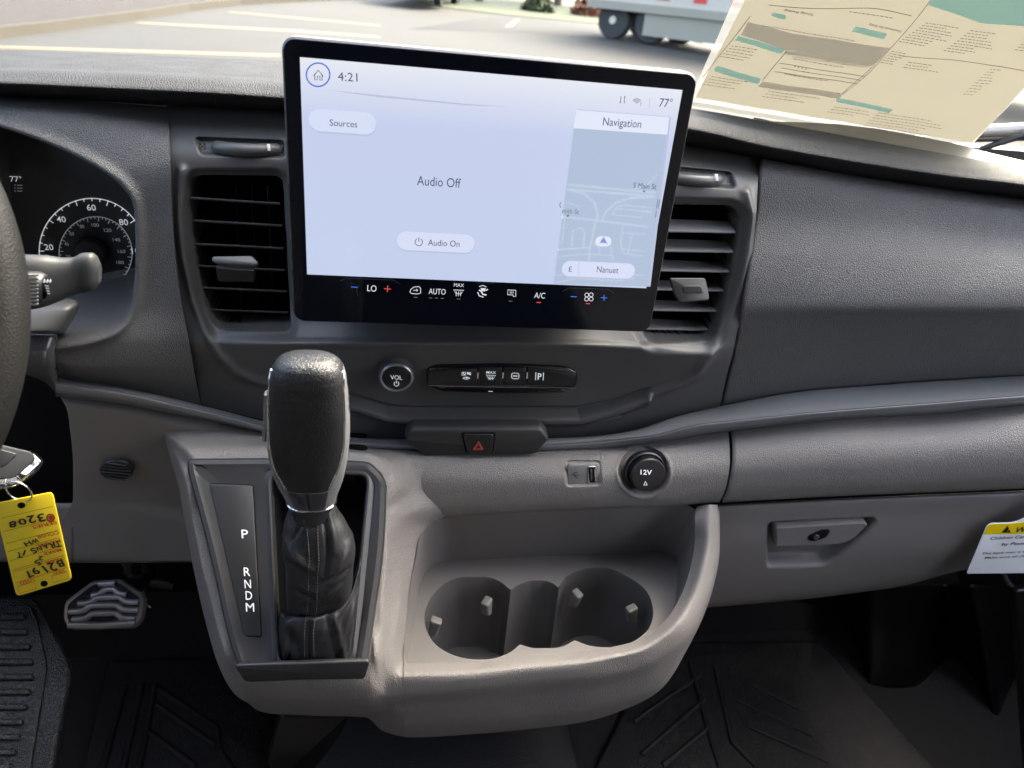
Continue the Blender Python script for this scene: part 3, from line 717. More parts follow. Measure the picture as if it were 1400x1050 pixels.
pill((596, 332.5), 106, 26, 13, M['u_shadow'], .0002, 'button_shadow'); pill((596, 331), 106, 25, 12.5, M['u_btn'], .0003, 'audio_on_button')
ut('Audio On', (585, 335), (628, 337), 8.5)
ul(arc((572.5, 330.5), 5, 120, 420, 20), 1.0, name='power_icon'); ul([(572.5, 324), (572.5, 330)], 1.0, name='power_icon')
# status icons
ul([(848.5, 131), (848, 141), (846.5, 139)], 1, M['u_gray'], name='status_icon'); ul([(853, 141), (853.5, 131), (855, 133)], 1, M['u_gray'], name='status_icon')
for r in (2, 4.5, 7): ul(arc((870, 142), r, 40, 140, 9), 1, M['u_gray'], name='wifi_icon')
ut('2', (874, 144), (876.5, 144.2), 4, M['u_gray']); ul([(888, 133), (887, 148)], .7, M['u_shadow'])
ut('77°', (900, 145.5), (917.5, 147), 10.5, M['u_nav'])
# navigation card
cardm = lambda pts, m, lay, name: flat(name, pts, lambda x, y, o=0: tsf(x, y, o + lay), m, TS, .0001)
cardm([(788, 149), (917, 159.5), (889, 391.5), (756, 387.5)], M['u_shadow'], .0004, 'card_shadow')
cardm([(787, 151), (914, 161), (886, 391.2), (758, 388)], M['u_map'], .0005, 'map')
cardm([(787.5, 150), (914.5, 160), (912, 184), (784, 175)], M['u_white'], .0006, 'card_header')
ut('Navigation', (823.5, 171), (875.5, 174.5), 10, M['u_nav'])
for pts, w_ in [([(775.5, 252), (800, 254.5), (840, 258), (866, 261), (896, 263)], 2.2), ([(774.5, 258), (830, 263), (895, 268)], 2.0),
                ([(864, 259), (885, 252), (898, 239)], 1.8), ([(776, 259), (798, 264), (812, 276), (817, 292), (816, 301)], 2.4),
                ([(823, 301), (828, 289), (842, 277), (862, 270), (893, 269)], 2.4), ([(768, 296), (815, 301), (886, 310)], 2.2),
                ([(837, 293), (842, 283), (855, 280), (891, 284)], 1.4), ([(837, 293), (877, 297), (878, 289), (890, 290)], 1.4), ([(842, 285), (891, 289)], 1.2),
                ([(814, 302), (806, 340), (805, 356)], 2.0), ([(772, 296), (768, 332), (765, 333)], 1.4), ([(781, 338), (783, 315), (794, 311), (799, 318), (797, 338)], 1.6),
                ([(763, 341), (805, 338)], 1.5), ([(763, 350), (806, 347), (836, 349)], 1.3), ([(820, 332), (819, 348)], 1.3), ([(834, 333), (838, 356)], 1.3), ([(852, 306), (848, 330), (852, 346), (879, 350)], 1.8),
                ([(851, 318), (884, 320)], 1.3), ([(864, 319), (858, 346)], 1.2), ([(852, 340), (880, 343)], 1.2), ([(761, 376), (800, 372), (880, 376)], 1.4), ([(760, 386), (790, 380), (842, 384), (868, 380)], 1.2),
                ([(812, 336), (812, 330), (818, 340)], 1), ([(773, 276), (792, 282), (790, 288)], 1.2)]:
    ul(pts, w_ * 1.55, M['u_road'], .0007, name='map_road')
ut('S Main St', (865, 256.5), (896.5, 258.5), 7); flat('street_marker', [(878, 260), (882, 260.3), (880, 263)], lambda x, y, o=0: tsf(x, y, o + .0008), M['u_text'], TS, .0001)
ut('mith St', (768, 291), (791, 292.5), 6.5, M['u_gray']); flat('street_marker', [(774, 293.5), (778, 293.8), (776, 296.5)], lambda x, y, o=0: tsf(x, y, o + .0008), M['u_text'], TS, .0001)
ul(arc((769, 280), 4, 120, 240, 8), 1, M['u_gray'])
ul([(899, 272), (897, 284), (899.5, 285), (901.5, 273)], .8, M['u_nav'], closed=True); ul([(897, 288), (895.5, 297)], .8, M['u_nav'])
pill((824.5, 329.5), 22, 14, 7, M['u_white'], .0008, 'position_disc')
flat('position_arrow', [(818, 333.5), (825, 323), (831, 334.5), (825, 331.5)], lambda x, y, o=0: tsf(x, y, o + .0009), M['u_blue'], TS, .0001)
pill((818, 370), 100, 22, 11, M['u_shadow'], .0008, 'button_shadow'); pill((818, 368.3), 100, 21, 10.5, M['u_btn'], .0009, 'street_pill')
ut('E', (777, 370.5), (781, 370.7), 7, lay=.0013); ul([(791, 358), (790.5, 377)], .7, M['u_shadow'], .0013)
ut('Nanuet', (815, 371.5), (844.5, 373), 8.5, lay=.0013)
# climate bar
cb = lambda *a, **k: text(*a[:4], tsf, k.get('m', M['u_lite']), TS, .0006, bold=k.get('bold', .0))
cb('LO', (502, 397.5), (514.5, 398.5), 9)
cl_ = lambda pts, w_=1.1, m=None, closed=False, name='climate_icon': line(name, pts, w_ * .8, tsf, m or M['u_lite'], TS, .0006, closed)
cl_([(480, 392), (489, 392.5)], 1.6, M['u_blue2']); cl_([(525, 394.3), (534.5, 395)], 1.5, M['u_red']); cl_([(530, 390), (529.6, 399)], 1.5, M['u_red'])
cl_([(465, 384), (474, 380), (538, 382.5), (547, 388)], .8, M['u_edge']); cl_([(769, 398), (778, 393), (831, 395), (840, 401)], .8, M['u_edge'])
cl_([(487, 394), (489.5, 405)], .8, M['u_edge'])
# car recirculation icon
cl_([(560.5, 399), (561.5, 395.5), (566, 392), (573, 391.5), (575, 394), (575, 400.5), (571, 401.5), (563, 401)], 1.2, closed=True); cl_([(565, 397), (571, 396), (569, 394.5)], 1.1); cl_([(571, 396), (569.5, 398)], 1.1)
cl_([(565.5, 406), (571, 406.2)], 1.2, M['u_dim'])
cb('AUTO', (586, 401.5), (609, 402.5), 8)
for k in range(3): cl_([(586.5 + 8 * k, 406.8 + .3 * k), (591 + 8 * k, 407 + .3 * k)], 1.2, M['u_dim'])
cb('MAX', (620.5, 391.5), (634, 392.2), 5)
cl_([(620, 396), (634, 396.6), (630, 401.5), (623.5, 401)], 1.2, closed=True)
for k in range(3): cl_([(624 + 3 * k, 398), (623.5 + 3 * k, 404.5)], 1)
cl_([(624.5, 408.3), (629.5, 408.6)], 1.2, M['u_dim'])
# seated figure with airflow arrows
cl_([(655, 391.5), (660, 389.8), (665, 392)], 1.2); cl_([(655, 396), (658, 398), (660, 402), (665, 403)], 2.6); cl_([(653, 399), (655, 404), (661, 406)], 1.6)
flat('climate_icon', [(657, 393.5), (664, 393.8), (663, 398), (658.5, 397.5)], lambda x, y, o=0: tsf(x, y, o + .0004), M['u_lite'], TS, .0001); cl_([(664, 397), (667, 395)], 2)
# heated mirror icon
cl_([(694, 396), (705, 396.5), (705, 405), (701.5, 405), (701.5, 403), (694, 402.5)], 1.2, closed=True)
for k in range(3): cl_([(697.5 + 2 * k, 398), (697.3 + 2 * k, 401)], .9)
cl_([(695.5, 411.2), (700.5, 411.5)], 1.2, M['u_dim'])
cb('A/C', (730, 407), (744.5, 407.8), 8); cl_([(733.5, 413), (739.5, 413.3)], 1.5, M['u_red'])
cl_([(780, 405), (788.5, 405.4)], 1.6, M['u_blue2']); cl_([(821, 406.5), (830, 407)], 1.5, M['u_blue2']); cl_([(825.7, 402.5), (825.4, 411)], 1.5, M['u_blue2'])
for dx, dy in ((-3, -2.6), (3, -2.8), (-3.2, 3), (3, 3)): cl_(arc((805 + dx, 405.5 + dy), 2.7, 0, 360, 12)[:-1], 1.1, closed=True, name='fan_icon')
cl_([(800.5, 414.6), (806.5, 415)], 1.5, M['u_red']); cl_([(652, 386), (676, 386.8)], .7, M['u_edge'])

# ---- volume knob
VK = P(542, 504, .602); vk = empty('volume_knob', VK, 'round black volume knob with a bright ring left of the switch bank', 'knob')
vn = np.array([0, -.97, -.12])
revolve('knob_body', VK, vn, [(.0162, -.006), (.0162, .0), (.0153, .002), (.0152, .012), (.0146, .0135), (.0130, .0138)], 64, M['slat'], vk)
revolve('knob_ring', VK, vn, [(.0140, .013), (.0144, .0145), (.0135, .0156), (.0124, .0150), (.0122, .013)], 64, M['silver'], vk)
revolve('knob_cap', VK, vn, [(.0122, .006), (.0122, .0138), (.0117, .0141), (.0001, .0142)], 48, M['black'], vk)
vks = sN(VK + vn * .0143, vn)
text('VOL', (534, 518), (550, 518.6), 5.8, vks, M['ink'], vk, .0008, vec=(-.3, -5.8))
line('power_symbol', arc((542, 524), 3.2, 125, 415, 14), 1, vks, M['ink'], vk, .0008); line('power_symbol', [(542, 519.6), (542, 523.5)], 1, vks, M['ink'], vk, .0008)
kr = []
for k in range(60):
    a = 2 * math.pi * k / 60; u_ = np.array([1, 0, 0.]); v_ = np.cross(vn, u_); c_ = VK + (u_ * math.cos(a) + v_ * math.sin(a)) * .01535
    kr.append(tube('r', [c_ + vn * .002, c_ + vn * .0125], .00035, M['slat'], vk, 4))
joinobs('knurling', kr, vk, 'stuff')
# ---- switch bank
sb = empty('switch_bank', P(685, 515, .60), 'gloss black switch bank with four symbols right of the volume knob', 'switch panel')
so1 = P(585, 500, .599); sbs = s3(so1, P(785, 503, .599), P(600, 535, .6025))
plate('switch_frame', rp([(583, 503), (598, 497), (690, 495), (772, 499), (789, 507), (788, 526), (770, 535), (690, 536), (604, 533), (583, 524)], 7), sbs, .004, M['piano'], sb, b=1.5, base=-.001)
for i, (a, b) in enumerate(((586, 652), (654, 686), (688, 719), (721, 786))):
    ya, yb = 500 + i * .6, 523
    pl = [(a, 504 if i == 0 else 499), (b, 499.5 if i < 3 else 507), (b, 524), (a, 523)]
    plate('switch_key', rp(pl, 3), sbs, .0022, M['black'], sb, b=.8, base=.0025)
line('edge_line', [(585, 522.5), (690, 525), (787, 526)], 1.0, sbs, M['silver'], sb, .0052)
for x_ in (653, 687, 720): line('key_mark', [(x_, 505), (x_ - .5, 513)], 1.3, sbs, M['inkdim'], sb, .0052)
q = lambda pts, w_=1, closed=False: line('switch_symbol', pts, w_, sbs, M['ink'], sb, .0052, closed)
text('MAX', (664, 506.2), (677, 506.8), 4, sbs, M['ink'], sb, .0052, bold=.01)
q([(664, 508.5), (677, 509), (674, 513), (667, 512.6)], 1, True); [q([(668 + 2.4 * k, 510), (667.8 + 2.4 * k, 515)], .9) for k in range(3)]
q([(631, 504.5), (636, 504.5), (636, 508.5), (631, 508.5)], 1, True); q([(632, 505), (635, 508)], 1.4); q([(638, 507), (643, 505)], 2); q([(638, 504.5), (643, 508)], 2); q(arc((637, 514), 5, 20, 160, 8, 3), 1); q(arc((637, 511), 4.5, 200, 340, 8, 3), 1); q([(636, 512), (639, 512)], 2)
q(rp([(698.5, 505.5), (708.5, 505.8), (708.5, 513.5), (698.5, 513.2)], 3), 1, True); q([(700.5, 509.5), (706.5, 509.7)], 1.6)
q([(731.5, 504.5), (731, 515)], 1.1); q([(741.8, 505), (741.3, 515.5)], 1.1); text('P', (733.8, 514.5), (739, 514.7), 8.5, sbs, M['ink'], sb, .0052, bold=.015, vec=(.3, -8.5))
q([(667, 530.5), (673, 530.7)], 1.2)
# ---- hazard switch
hz = empty('hazard_switch', P(652, 600, .60), 'dark six sided pod with the red hazard triangle button below the switch bank', 'switch')
hzs = s3(P(560, 583, .588), P(745, 583, .588), P(600, 618, .593))
plate('pod', rp([(552, 597), (563, 583), (740, 583), (751, 597), (734, 618), (578, 621)], 5), hzs, .014, M['bezel'], hz, b=3, base=-.010)
plate('button_gap', rp([(630, 587), (677, 587), (674, 615), (636, 615)], 4), hzs, .0005, M['dkhole'], hz, b=.3, base=.004)
plate('button', rp([(632.5, 588.5), (674.5, 588.5), (672, 613.5), (638, 613.5)], 4), hzs, .0018, M['black'], hz, b=1.2, base=.0042)
for r in (0, 3): line('hazard_triangle', inset([(653.5, 597.5), (660, 608.5), (646.5, 608.5)], r), 1.2 if r == 0 else 1, hzs, M['red_l'], hz, .0063, True)
# ---- usb port
us = empty('usb_port', P(797, 647, .575), 'small grey usb socket plate left of the round power socket', 'usb port')
uss = s3(P(775, 634, .5795), P(820, 634, .5795), P(775, 663, .5760))
spl_ = plate('socket_plate', rp([(775, 633.5), (819, 632), (820, 662), (775.5, 664)], 5), uss, .0024, M['grey2'], us, b=2)
plate('port_shell', rp([(802.5, 635.5), (813, 635), (813.5, 659), (803, 659.5)], 1.5), uss, .0012, M['chrome'], spl_, b=.6, base=.0024)
plate('port_hole', [(804.2, 637), (811.6, 636.8), (812, 657.4), (804.6, 657.6)], uss, .0003, M['dkhole'], spl_, b=.2, base=.0036)
plate('port_tongue', [(805.6, 639), (808, 639), (808.4, 655.5), (806, 655.5)], uss, .0004, M['gun'], spl_, b=.2, base=.0039)
for pts in ([(779.5, 647.5), (790, 648)], [(782, 647.6), (785, 644.5), (787.5, 644.6)], [(784, 647.8), (787, 651), (789, 651)]): line('usb_symbol', pts, .9, uss, M['tagblk'], us, .0027)
# ---- power socket
PS = P(882, 644, .5775); ps = empty('power_socket', PS, 'round black 12V power socket cap in the grey band', 'socket')
pn = np.array([0.03, -.98, .16]); pn /= np.linalg.norm(pn)
revolve('socket_ring', PS, pn, [(.0192, -.006), (.0196, .0005), (.0186, .0015), (.0172, -.001)], 64, M['black'], ps)
revolve('socket_cap', PS, pn, [(.0155, -.006), (.0168, .006), (.0170, .0085), (.0161, .0100), (.0120, .0104), (.0001, .0104)], 64, M['black'], ps)
pss = sN(PS + pn * .0104, pn)
text('12V', (875.5, 648.5), (891, 649), 6.2, pss, M['ink'], ps, .0003, bold=.015, vec=(.2, -6.4))
line('socket_symbol', [(880, 663), (884.5, 663), (882.3, 658)], 1.2, pss, M['ink'], ps, .0003, True)
# ================================================================== CENTRE CONSOLE
CON = empty('centre_console', P(600, 850, .50), 'warm grey moulded centre console with shifter pod and cup holder tray jutting from the dash', 'console')
BZ = s3(P(257, 641, .545), P(528, 650, .545), P(420, 925, .437))
def bz_y(x, y): return float(BZ(x, y)[1])
def z_y(x, y, z=-.52): return float(PZ(x, y, z)[1])
b_ = lambda x, y, d=0: (x, y, bz_y(x, y) + d)
# pod around the shifter: rows from the trim strip down to the underside
pod = [
    [(196, 560, .622), (300, 579, .611), (365, 592, .606), (480, 609, .601), (545, 614, .602), (590, 617, .604), (640, 618, .604)],
    [(205, 583, .613), (285, 598, .591), (365, 606, .582), (470, 616, .578), (530, 621, .581), (570, 626, .587), (640, 629, .5885)],
    [(224, 608, .612), b_(262, 618, .004), b_(365, 616, .002), b_(500, 620, .002), (534, 634, .560), (566, 642, .577), (640, 646, .5800)],
    [(240, 650, .605), b_(253, 650, .003), b_(380, 650), b_(526, 655, .001), (544, 662, .547), (566, 670, .567), (625, 690, .5790)],
    [(252, 710, .582), b_(264, 710, .002), b_(380, 710), b_(527, 710, .001), (545, 713, .532), (564, 716, .555), (582, 722, .5715)],
    [(265, 780, .570), b_(278, 780, .002), b_(400, 780), b_(524, 780, .001), (538, 781, .504), (552, 782, .516), (565, 783, .531)],
    [(281, 850, .550), b_(296, 850, .002), b_(400, 850), b_(520, 850, .001), (534, 851, .475), (545, 851, .481), (554.5, 852, .491)],
    [(297, 905, .525), b_(312, 905, .003), b_(410, 905), b_(512, 905, .001), (528, 906, .455), (540, 907, .461), (552, 908, .470)],
    [(307, 928, .510), (324, 928, .448), (415, 932, .437), (505, 932, .4415), (528, 929, .4522), (540, 927, .4538), (552.5, 926, .4543)],
    [(320, 948, .505), (340, 948, .453), (420, 952, .443), (500, 952, .444), (528, 949, .4513), (540, 948, .4520), (552.5, 946, .4526)],
    [(340, 962, .502), (358, 963, .468), (425, 968, .458), (500, 968, .459), (528, 967, .4612), (540, 966, .4606), (552.5, 963, .4602)],
    [(352, 971, .505), (372, 973, .483), (435, 976, .478), (500, 977, .479), (526, 984, .478), (540, 989, .4745), (553.5, 994, .4722)],
    [(370, 976, .53), (390, 977, .505), (440, 979, .50), (500, 981, .50), (524, 1000, .494), (540, 1005, .4905), (555, 1008, .4885)],
]
INB = rp([(372, 650), (502, 652), (478, 897), (384, 904)], [12, 12, 9, 9], 6)
loft('shifter_pod', pod, 170, 220, M['grey'], CON, solid=.0, disp=lambda X, Yy: .075 * ss(3, -3, segd(X, Yy, INB, True)),
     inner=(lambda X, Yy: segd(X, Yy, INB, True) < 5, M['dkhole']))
# recess wall and tray
rimY = lambda pts: pts
RIM = [(600, 708, .583), (640, 703.5, .582), (750, 698.5, .580), (850, 694, .579), (938, 690, .580), (951, 697, .574), (950, 740, .556), (944, 775, .538), (932, 812, .518), (911, 846, .498), (878, 872, .486), (822, 887, .480), (714, 896, .477), (643, 904, .474), (552, 907, .470), (552.5, 880, .480), (558, 820, .507), (568, 765, .540), (580, 722, .570)]
TRY = [(607, 768), (650, 765.5), (750, 760), (850, 758), (914, 757), (925, 762), (927, 780), (926, 800), (922, 826), (908, 856), (876, 877), (821, 890), (714, 899), (643, 906), (555, 907), (559, 885), (568, 840), (577, 792), (589, 775)]
TRY = [(x, y, z_y(x, y, -.521)) for x, y in TRY]
rr = []
Nr = 180
RA, TA = resamp(RIM, Nr, True), resamp(TRY, Nr, True)
A1, B1 = PYv(RA[:, 0], RA[:, 1], RA[:, 2]), PYv(TA[:, 0], TA[:, 1], TA[:, 2])
ctr = B1.mean(0)
for t in (0, .04, .1, .2, .35, .5, .65, .8, .9, .96, 1.0):
    # wall drops first, then sweeps into the floor
    k = t ** .75
    W = A1 * (1 - t) + B1 * t
    rr.append(W)
sheet('tray_wall', np.array(rr), M['greys'], CON, 0, None, True)
HOLE = [(607, 889), (596, 881), (586, 867), (581, 846), (586, 824), (607, 799), (636, 789), (661, 789), (686, 797), (698, 808), (707, 801), (718, 796.5), (729, 794), (740, 794), (751, 796), (758, 799.5), (764, 805), (771, 792), (793, 780), (821, 776), (857, 788), (886, 812), (893, 839), (889, 856), (871, 874), (839, 885), (804, 882), (786, 875), (771, 883), (750, 886), (732, 886), (711, 881), (700, 890), (679, 899), (655, 901.5), (632, 899)]
def densify(poly, keep):
    """smooth the outline but keep the named corners sharp"""
    idx = [i for i, p in enumerate(poly) if p in keep]; out = []
    for a, b in zip(idx, idx[1:] + [idx[0] + len(poly)]):
        seg = [poly[i % len(poly)] for i in range(a, b + 1)]
        out += [tuple(v) for v in resamp([(x, y, 0) for x, y in seg], max(4, 8 * (b - a)))[:-1, :2]]
    return out
HO = densify(HOLE, [(698, 808), (764, 805), (786, 875), (711, 881)])
nH = len(HO)
c0 = (737, 840)
TRo = byangle([(a, b) for a, b in resamp(TRY, 400, True)[:, :2]], c0, 360)
# tray floor between its outline and the cup outline, matched by direction from the middle
HOa = byangle(HO, c0, 360)
tz = sZ(-.521)
ring('tray_floor', [(TRo, tz, 0), (HOa, tz, 0), (HOa, tz, -.001)], c0, 720, M['greys'], CON)
T3 = np.array([tz(x, y, 0) for x, y in HO]); cm = T3.mean(0)
V = []
cen = np.array([[tz(640, 845)[0], tz(640, 845)[1]], [tz(737, 840)[0], tz(737, 840)[1]], [tz(830, 832)[0], tz(830, 832)[1]]])
for dz, k in ((.0005, 1.0), (-.0015, .985), (-.02, .965), (-.05, .93), (-.082, .90), (-.088, .86)):
    for p in T3:
        i = int(np.argmin(np.abs(cen[:, 0] - p[0]) + (0.012 if True else 0) * np.array([0, .9, 0]))); c_ = cen[i]
        # every wall leans in towards the axis of its own cup
        V.append([c_[0] + (p[0] - c_[0]) * (k if i != 1 else 1) , c_[1] + (p[1] - c_[1]) * k, p[2] + dz])
F = [(j * nH + i, j * nH + (i + 1) % nH, (j + 1) * nH + (i + 1) % nH, (j + 1) * nH + i) for j in range(5) for i in range(nH)]
F.append(tuple(range(5 * nH, 6 * nH)))
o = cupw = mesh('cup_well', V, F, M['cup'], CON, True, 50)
bm = bmesh.new(); bm.from_mesh(o.data); bmesh.ops.recalc_face_normals(bm, faces=bm.faces)
for f in bm.faces: f.normal_flip()
bm.to_mesh(o.data); bm.free()
for c_ in (cen[0], cen[2]):
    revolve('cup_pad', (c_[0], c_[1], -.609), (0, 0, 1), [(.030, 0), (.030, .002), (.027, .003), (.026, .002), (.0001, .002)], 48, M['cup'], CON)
# spring fingers in the cup walls
for (x, y, dx) in ((597, 856, 1), (664, 830, -.2), (789, 819, .6), (861, 839, -.9)):
    c_ = PZ(x, y, -.537); i = 0 if x < 700 else 2
    to = np.array([cen[i][0], cen[i][1]]) - c_[:2]; to /= np.linalg.norm(to); sd_ = np.array([-to[1], to[0]])
    V = []
    for (a, b, h) in ((-.006, -.0045, .010), (-.006, .0045, .010), (.005, .0045, .007), (.005, -.0045, .007), (-.008, -.0045, -.014), (-.008, .0045, -.014), (.001, .004, -.010), (.001, -.004, -.010)):
        q_ = c_[:2] + to * a + sd_ * b; V.append([q_[0], q_[1], c_[2] + h])
    F = [(0, 1, 2, 3), (7, 6, 5, 4), (0, 4, 5, 1), (1, 5, 6, 2), (2, 6, 7, 3), (3, 7, 4, 0)]
    recalc(mesh('cup_finger', V, F, M['greys'], cupw, False, bevel=.0020))
# front lip and face
lipA = [(x, y, Y) for x, y, Y in [(953, 692, .580), (951, 697, .574), (950, 740, .556), (944, 775, .538), (932, 812, .518), (911, 846, .498), (878, 872, .486), (822, 887, .480), (714, 896, .477), (643, 904, .474), (552, 907, .470)]]
lipB = [(970, 690, .568), (970, 700, .563), (969, 740, .545), (963, 778, .526), (950, 818, .505), (926, 856, .483), (890, 885, .471), (826, 903, .463), (716, 914, .459), (643, 922, .456), (552, 926, .454)]
lipC = [(978, 690, .572), (980, 702, .565), (979, 742, .548), (974, 780, .530), (961, 822, .508), (938, 864, .486), (898, 898, .472), (830, 918, .462), (718, 930, .457), (643, 938, .454), (552, 946, .4525)]
face1 = [(981, 690, .585), (984, 705, .576), (984, 745, .560), (979, 785, .542), (966, 828, .520), (944, 874, .497), (904, 912, .480), (834, 936, .468), (720, 950, .463), (643, 957, .460), (552, 963, .460)]
face2 = [(982, 690, .61), (984, 712, .60), (984, 752, .59), (977, 796, .57), (962, 842, .55), (939, 888, .525), (908, 935, .497), (836, 965, .478), (722, 983, .472), (643, 990, .470), (553, 994, .472)]
face3 = [(982, 690, .64), (984, 712, .63), (984, 752, .62), (976, 798, .60), (960, 846, .58), (937, 892, .555), (906, 940, .52), (838, 976, .50), (722, 997, .490), (643, 1004, .488), (565, 1008, .488), (554, 1008, .488)]
face4 = [(x, y, Y + .10) for x, y, Y in face3]
loft('console_front', [lipA, lipB, lipC, face1, face2, face3, face4], 240, 130, M['grey'], CON, solid=0)
# console floor underside, closes it from below
plate('console_support', rp([(385, 965), (480, 965), (470, 990), (428, 1046), (380, 1056), (366, 1030)], 6), sY(.56), .012, M['liner'], CON, b=4)
# ---- shifter bezel
OUTB = rp([(257, 628), (380, 627), (506, 632), (529, 656), (526, 750), (500, 925), (334, 932), (312, 868), (288, 755), (258, 645)], [14, 30, 10, 14, 60, 12, 10, 30, 60, 10], 6)
INB = rp([(372, 650), (502, 652), (478, 897), (384, 904)], [12, 12, 9, 9], 6)
sh = empty('gear_selector', P(425, 700, .48), 'black leather gear selector with silver edges standing in its dark framed gate', 'gear selector')
cB = (432, 780)
ring('gate_frame', [(OUTB, BZ, -.002), (OUTB, BZ, .004), (inset(OUTB, 3), BZ, .0072), (inset(OUTB, 9), BZ, .0080), (inset(OUTB, 16), BZ, .0066), (inset(INB, -11), BZ, .0055), (inset(INB, -8), BZ, .0062), (inset(INB, -4), BZ, .0082), (inset(INB, -1.5), BZ, .0078), (INB, BZ, .0050), (INB, BZ, -.030)], cB, 360, M['bezel'], sh, sharp=30)
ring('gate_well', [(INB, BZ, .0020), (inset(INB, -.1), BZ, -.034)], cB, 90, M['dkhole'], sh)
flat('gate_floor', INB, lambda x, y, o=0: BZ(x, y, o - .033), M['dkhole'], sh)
plate('frame_apron', rp([(318, 913), (506, 906), (500, 928), (497, 932), (336, 934), (328, 926)], [6, 6, 3, 3, 3, 4]), sN(P(415, 925, .428), (0, -.86, .10)), .004, M['black'], sh, b=2, base=-.006)
IP = rp([(289, 663), (347, 665), (358, 869), (336, 868)], [3, 3, 2.5, 2.5])
plate('indicator_recess', inset(IP, -1.3), BZ, .0003, M['dkhole'], sh, b=.2, base=.0061)
plate('indicator_plate', IP, BZ, .0016, M['bezel'], sh, b=1.0, base=.0058)
# raised shoulder of the frame beside the plate
for s_, x, y in (('P', 337, 731), ('R', 340, 782), ('N', 341, 798.5), ('D', 342.5, 814), ('M', 344, 830)):
    text(s_, (x - 4.4 if s_ != 'M' else x - 5.6, y + 5.6), (x + 4.2 if s_ != 'M' else x + 5.6, y + 5.8), 11.5, BZ, M['ink'], sh, .0078, bold=.0, vec=(-.6, -11.5))
# ---- boot
bootrow = [(690, 397, 457, .4660, .62), (702, 393, 463, .465, .64), (712, 389, 470, .464, .66), (728, 386, 479, .463, .66), (742, 386, 484, .462, .66), (758, 388, 485, .461, .66), (775, 390, 484, .460, .66), (795, 391, 482, .460, .66), (812, 392, 480, .461, .66), (828, 393, 477, .464, .62), (840, 394, 474, .470, .60), (852, 396, 470, .478, .60)]
nb = 120; rows_ = []; FRONT = []
BR = np.array([[r[0], 0, 0, 0, 0] for r in bootrow], float)
tb = np.array([r[0] for r in bootrow], float)
qb = np.linspace(690, 852, 110)
Hb = hermite(tb, np.array([r[1:] for r in bootrow], float), qb)
rng = np.random.RandomState(3)
ridge = [(-.8, 728, -.15, 758, 6, 1.1), (-.15, 766, -.75, 752, 3.5, -.9), (.85, 735, .3, 768, 6, 1.1), (.2, 776, .8, 766, 4, -1), (.55, 692, .2, 765, 2.6, -.9), (.75, 692, .5, 735, 5, .6), (-.55, 790, -.1, 800, 3.5, -.8), (-.5, 780, 0, 788, 5, .6), (.15, 800, .6, 786, 4, .6), (.1, 815, .6, 806, 3.5, -.8), (-.5, 812, -.1, 822, 4, .6), (-.35, 694, -.6, 720, 3, -.6)]
for (y, (xl, xr, Yc, br_)) in zip(qb, Hb):
    Lp, Rp_ = P(xl, y, Yc), P(xr, y, Yc); c_ = (Lp + Rp_) / 2; a = (Rp_[0] - Lp[0]) / 2
    ring_ = []
    for k in range(nb):
        th = 2 * math.pi * k / nb; sx, sy = math.sin(th), -math.cos(th)   # sy=-1 is the driver side
        ex = 2 / 2.4
        X_ = np.sign(sx) * abs(sx) ** ex; Y_ = np.sign(sy) * abs(sy) ** ex
        d = 0
        if sy < .3:
            for (u0, y0, u1, y1, w_, s_) in ridge:
                # distance in (sideways*45 px, y) space from the fold line
                ax, ay, bx, by = u0 * 45, y0, u1 * 45, y1; px_, py_ = X_ * 45, y
                t = max(0, min(1, ((px_ - ax) * (bx - ax) + (py_ - ay) * (by - ay)) / ((bx - ax) ** 2 + (by - ay) ** 2)))
                dd = math.hypot(px_ - ax - t * (bx - ax), py_ - ay - t * (by - ay))
                d += s_ * .0032 * math.exp(-(dd / w_) ** 2) * math.sin(math.pi * (.15 + .7 * t))
        d += .0004 * math.sin(y * .09 + X_ * 3 + 1.3 * math.sin(y * .05))
        # seam groove down the front
        d -= .0008 * math.exp(-((X_ * 45 + 2) / 1.3) ** 2) * (sy < 0)
        d += .0006 * (math.exp(-((X_ * 45 + 6) / 2.6) ** 2) + math.exp(-((X_ * 45 - 2) / 2.6) ** 2)) * (sy < 0)
        b = a * br_
        p = c_ + np.array([X_ * (a + d), Y_ * (b + d), 0]) - np.array([0, 0, 0])
        p[2] += -.004 * Y_ * 0 + .35 * b * Y_ * (-.0)  
        ring_.append(p)
    rows_.append(ring_); FRONT.append(ring_)
# last rings: spread on to the gate's edge
last = np.array(rows_[-1]); 
INr = byangle(INB, cB, nb)
foot = []
for k in range(nb):
    p = last[k].copy(); g = BZ(430, 890, -.004)
    p = p + np.array([0, 0.0, 0]); foot.append(p + (np.array([0, .004, -.004])))
rows_.append(foot); rows_.append([p + np.array([0, .008, -.008]) for p in foot])
bt = sheet('boot', np.array(rows_), M['bootl'], sh, 0, None, True, toward=None); recalc(bt)
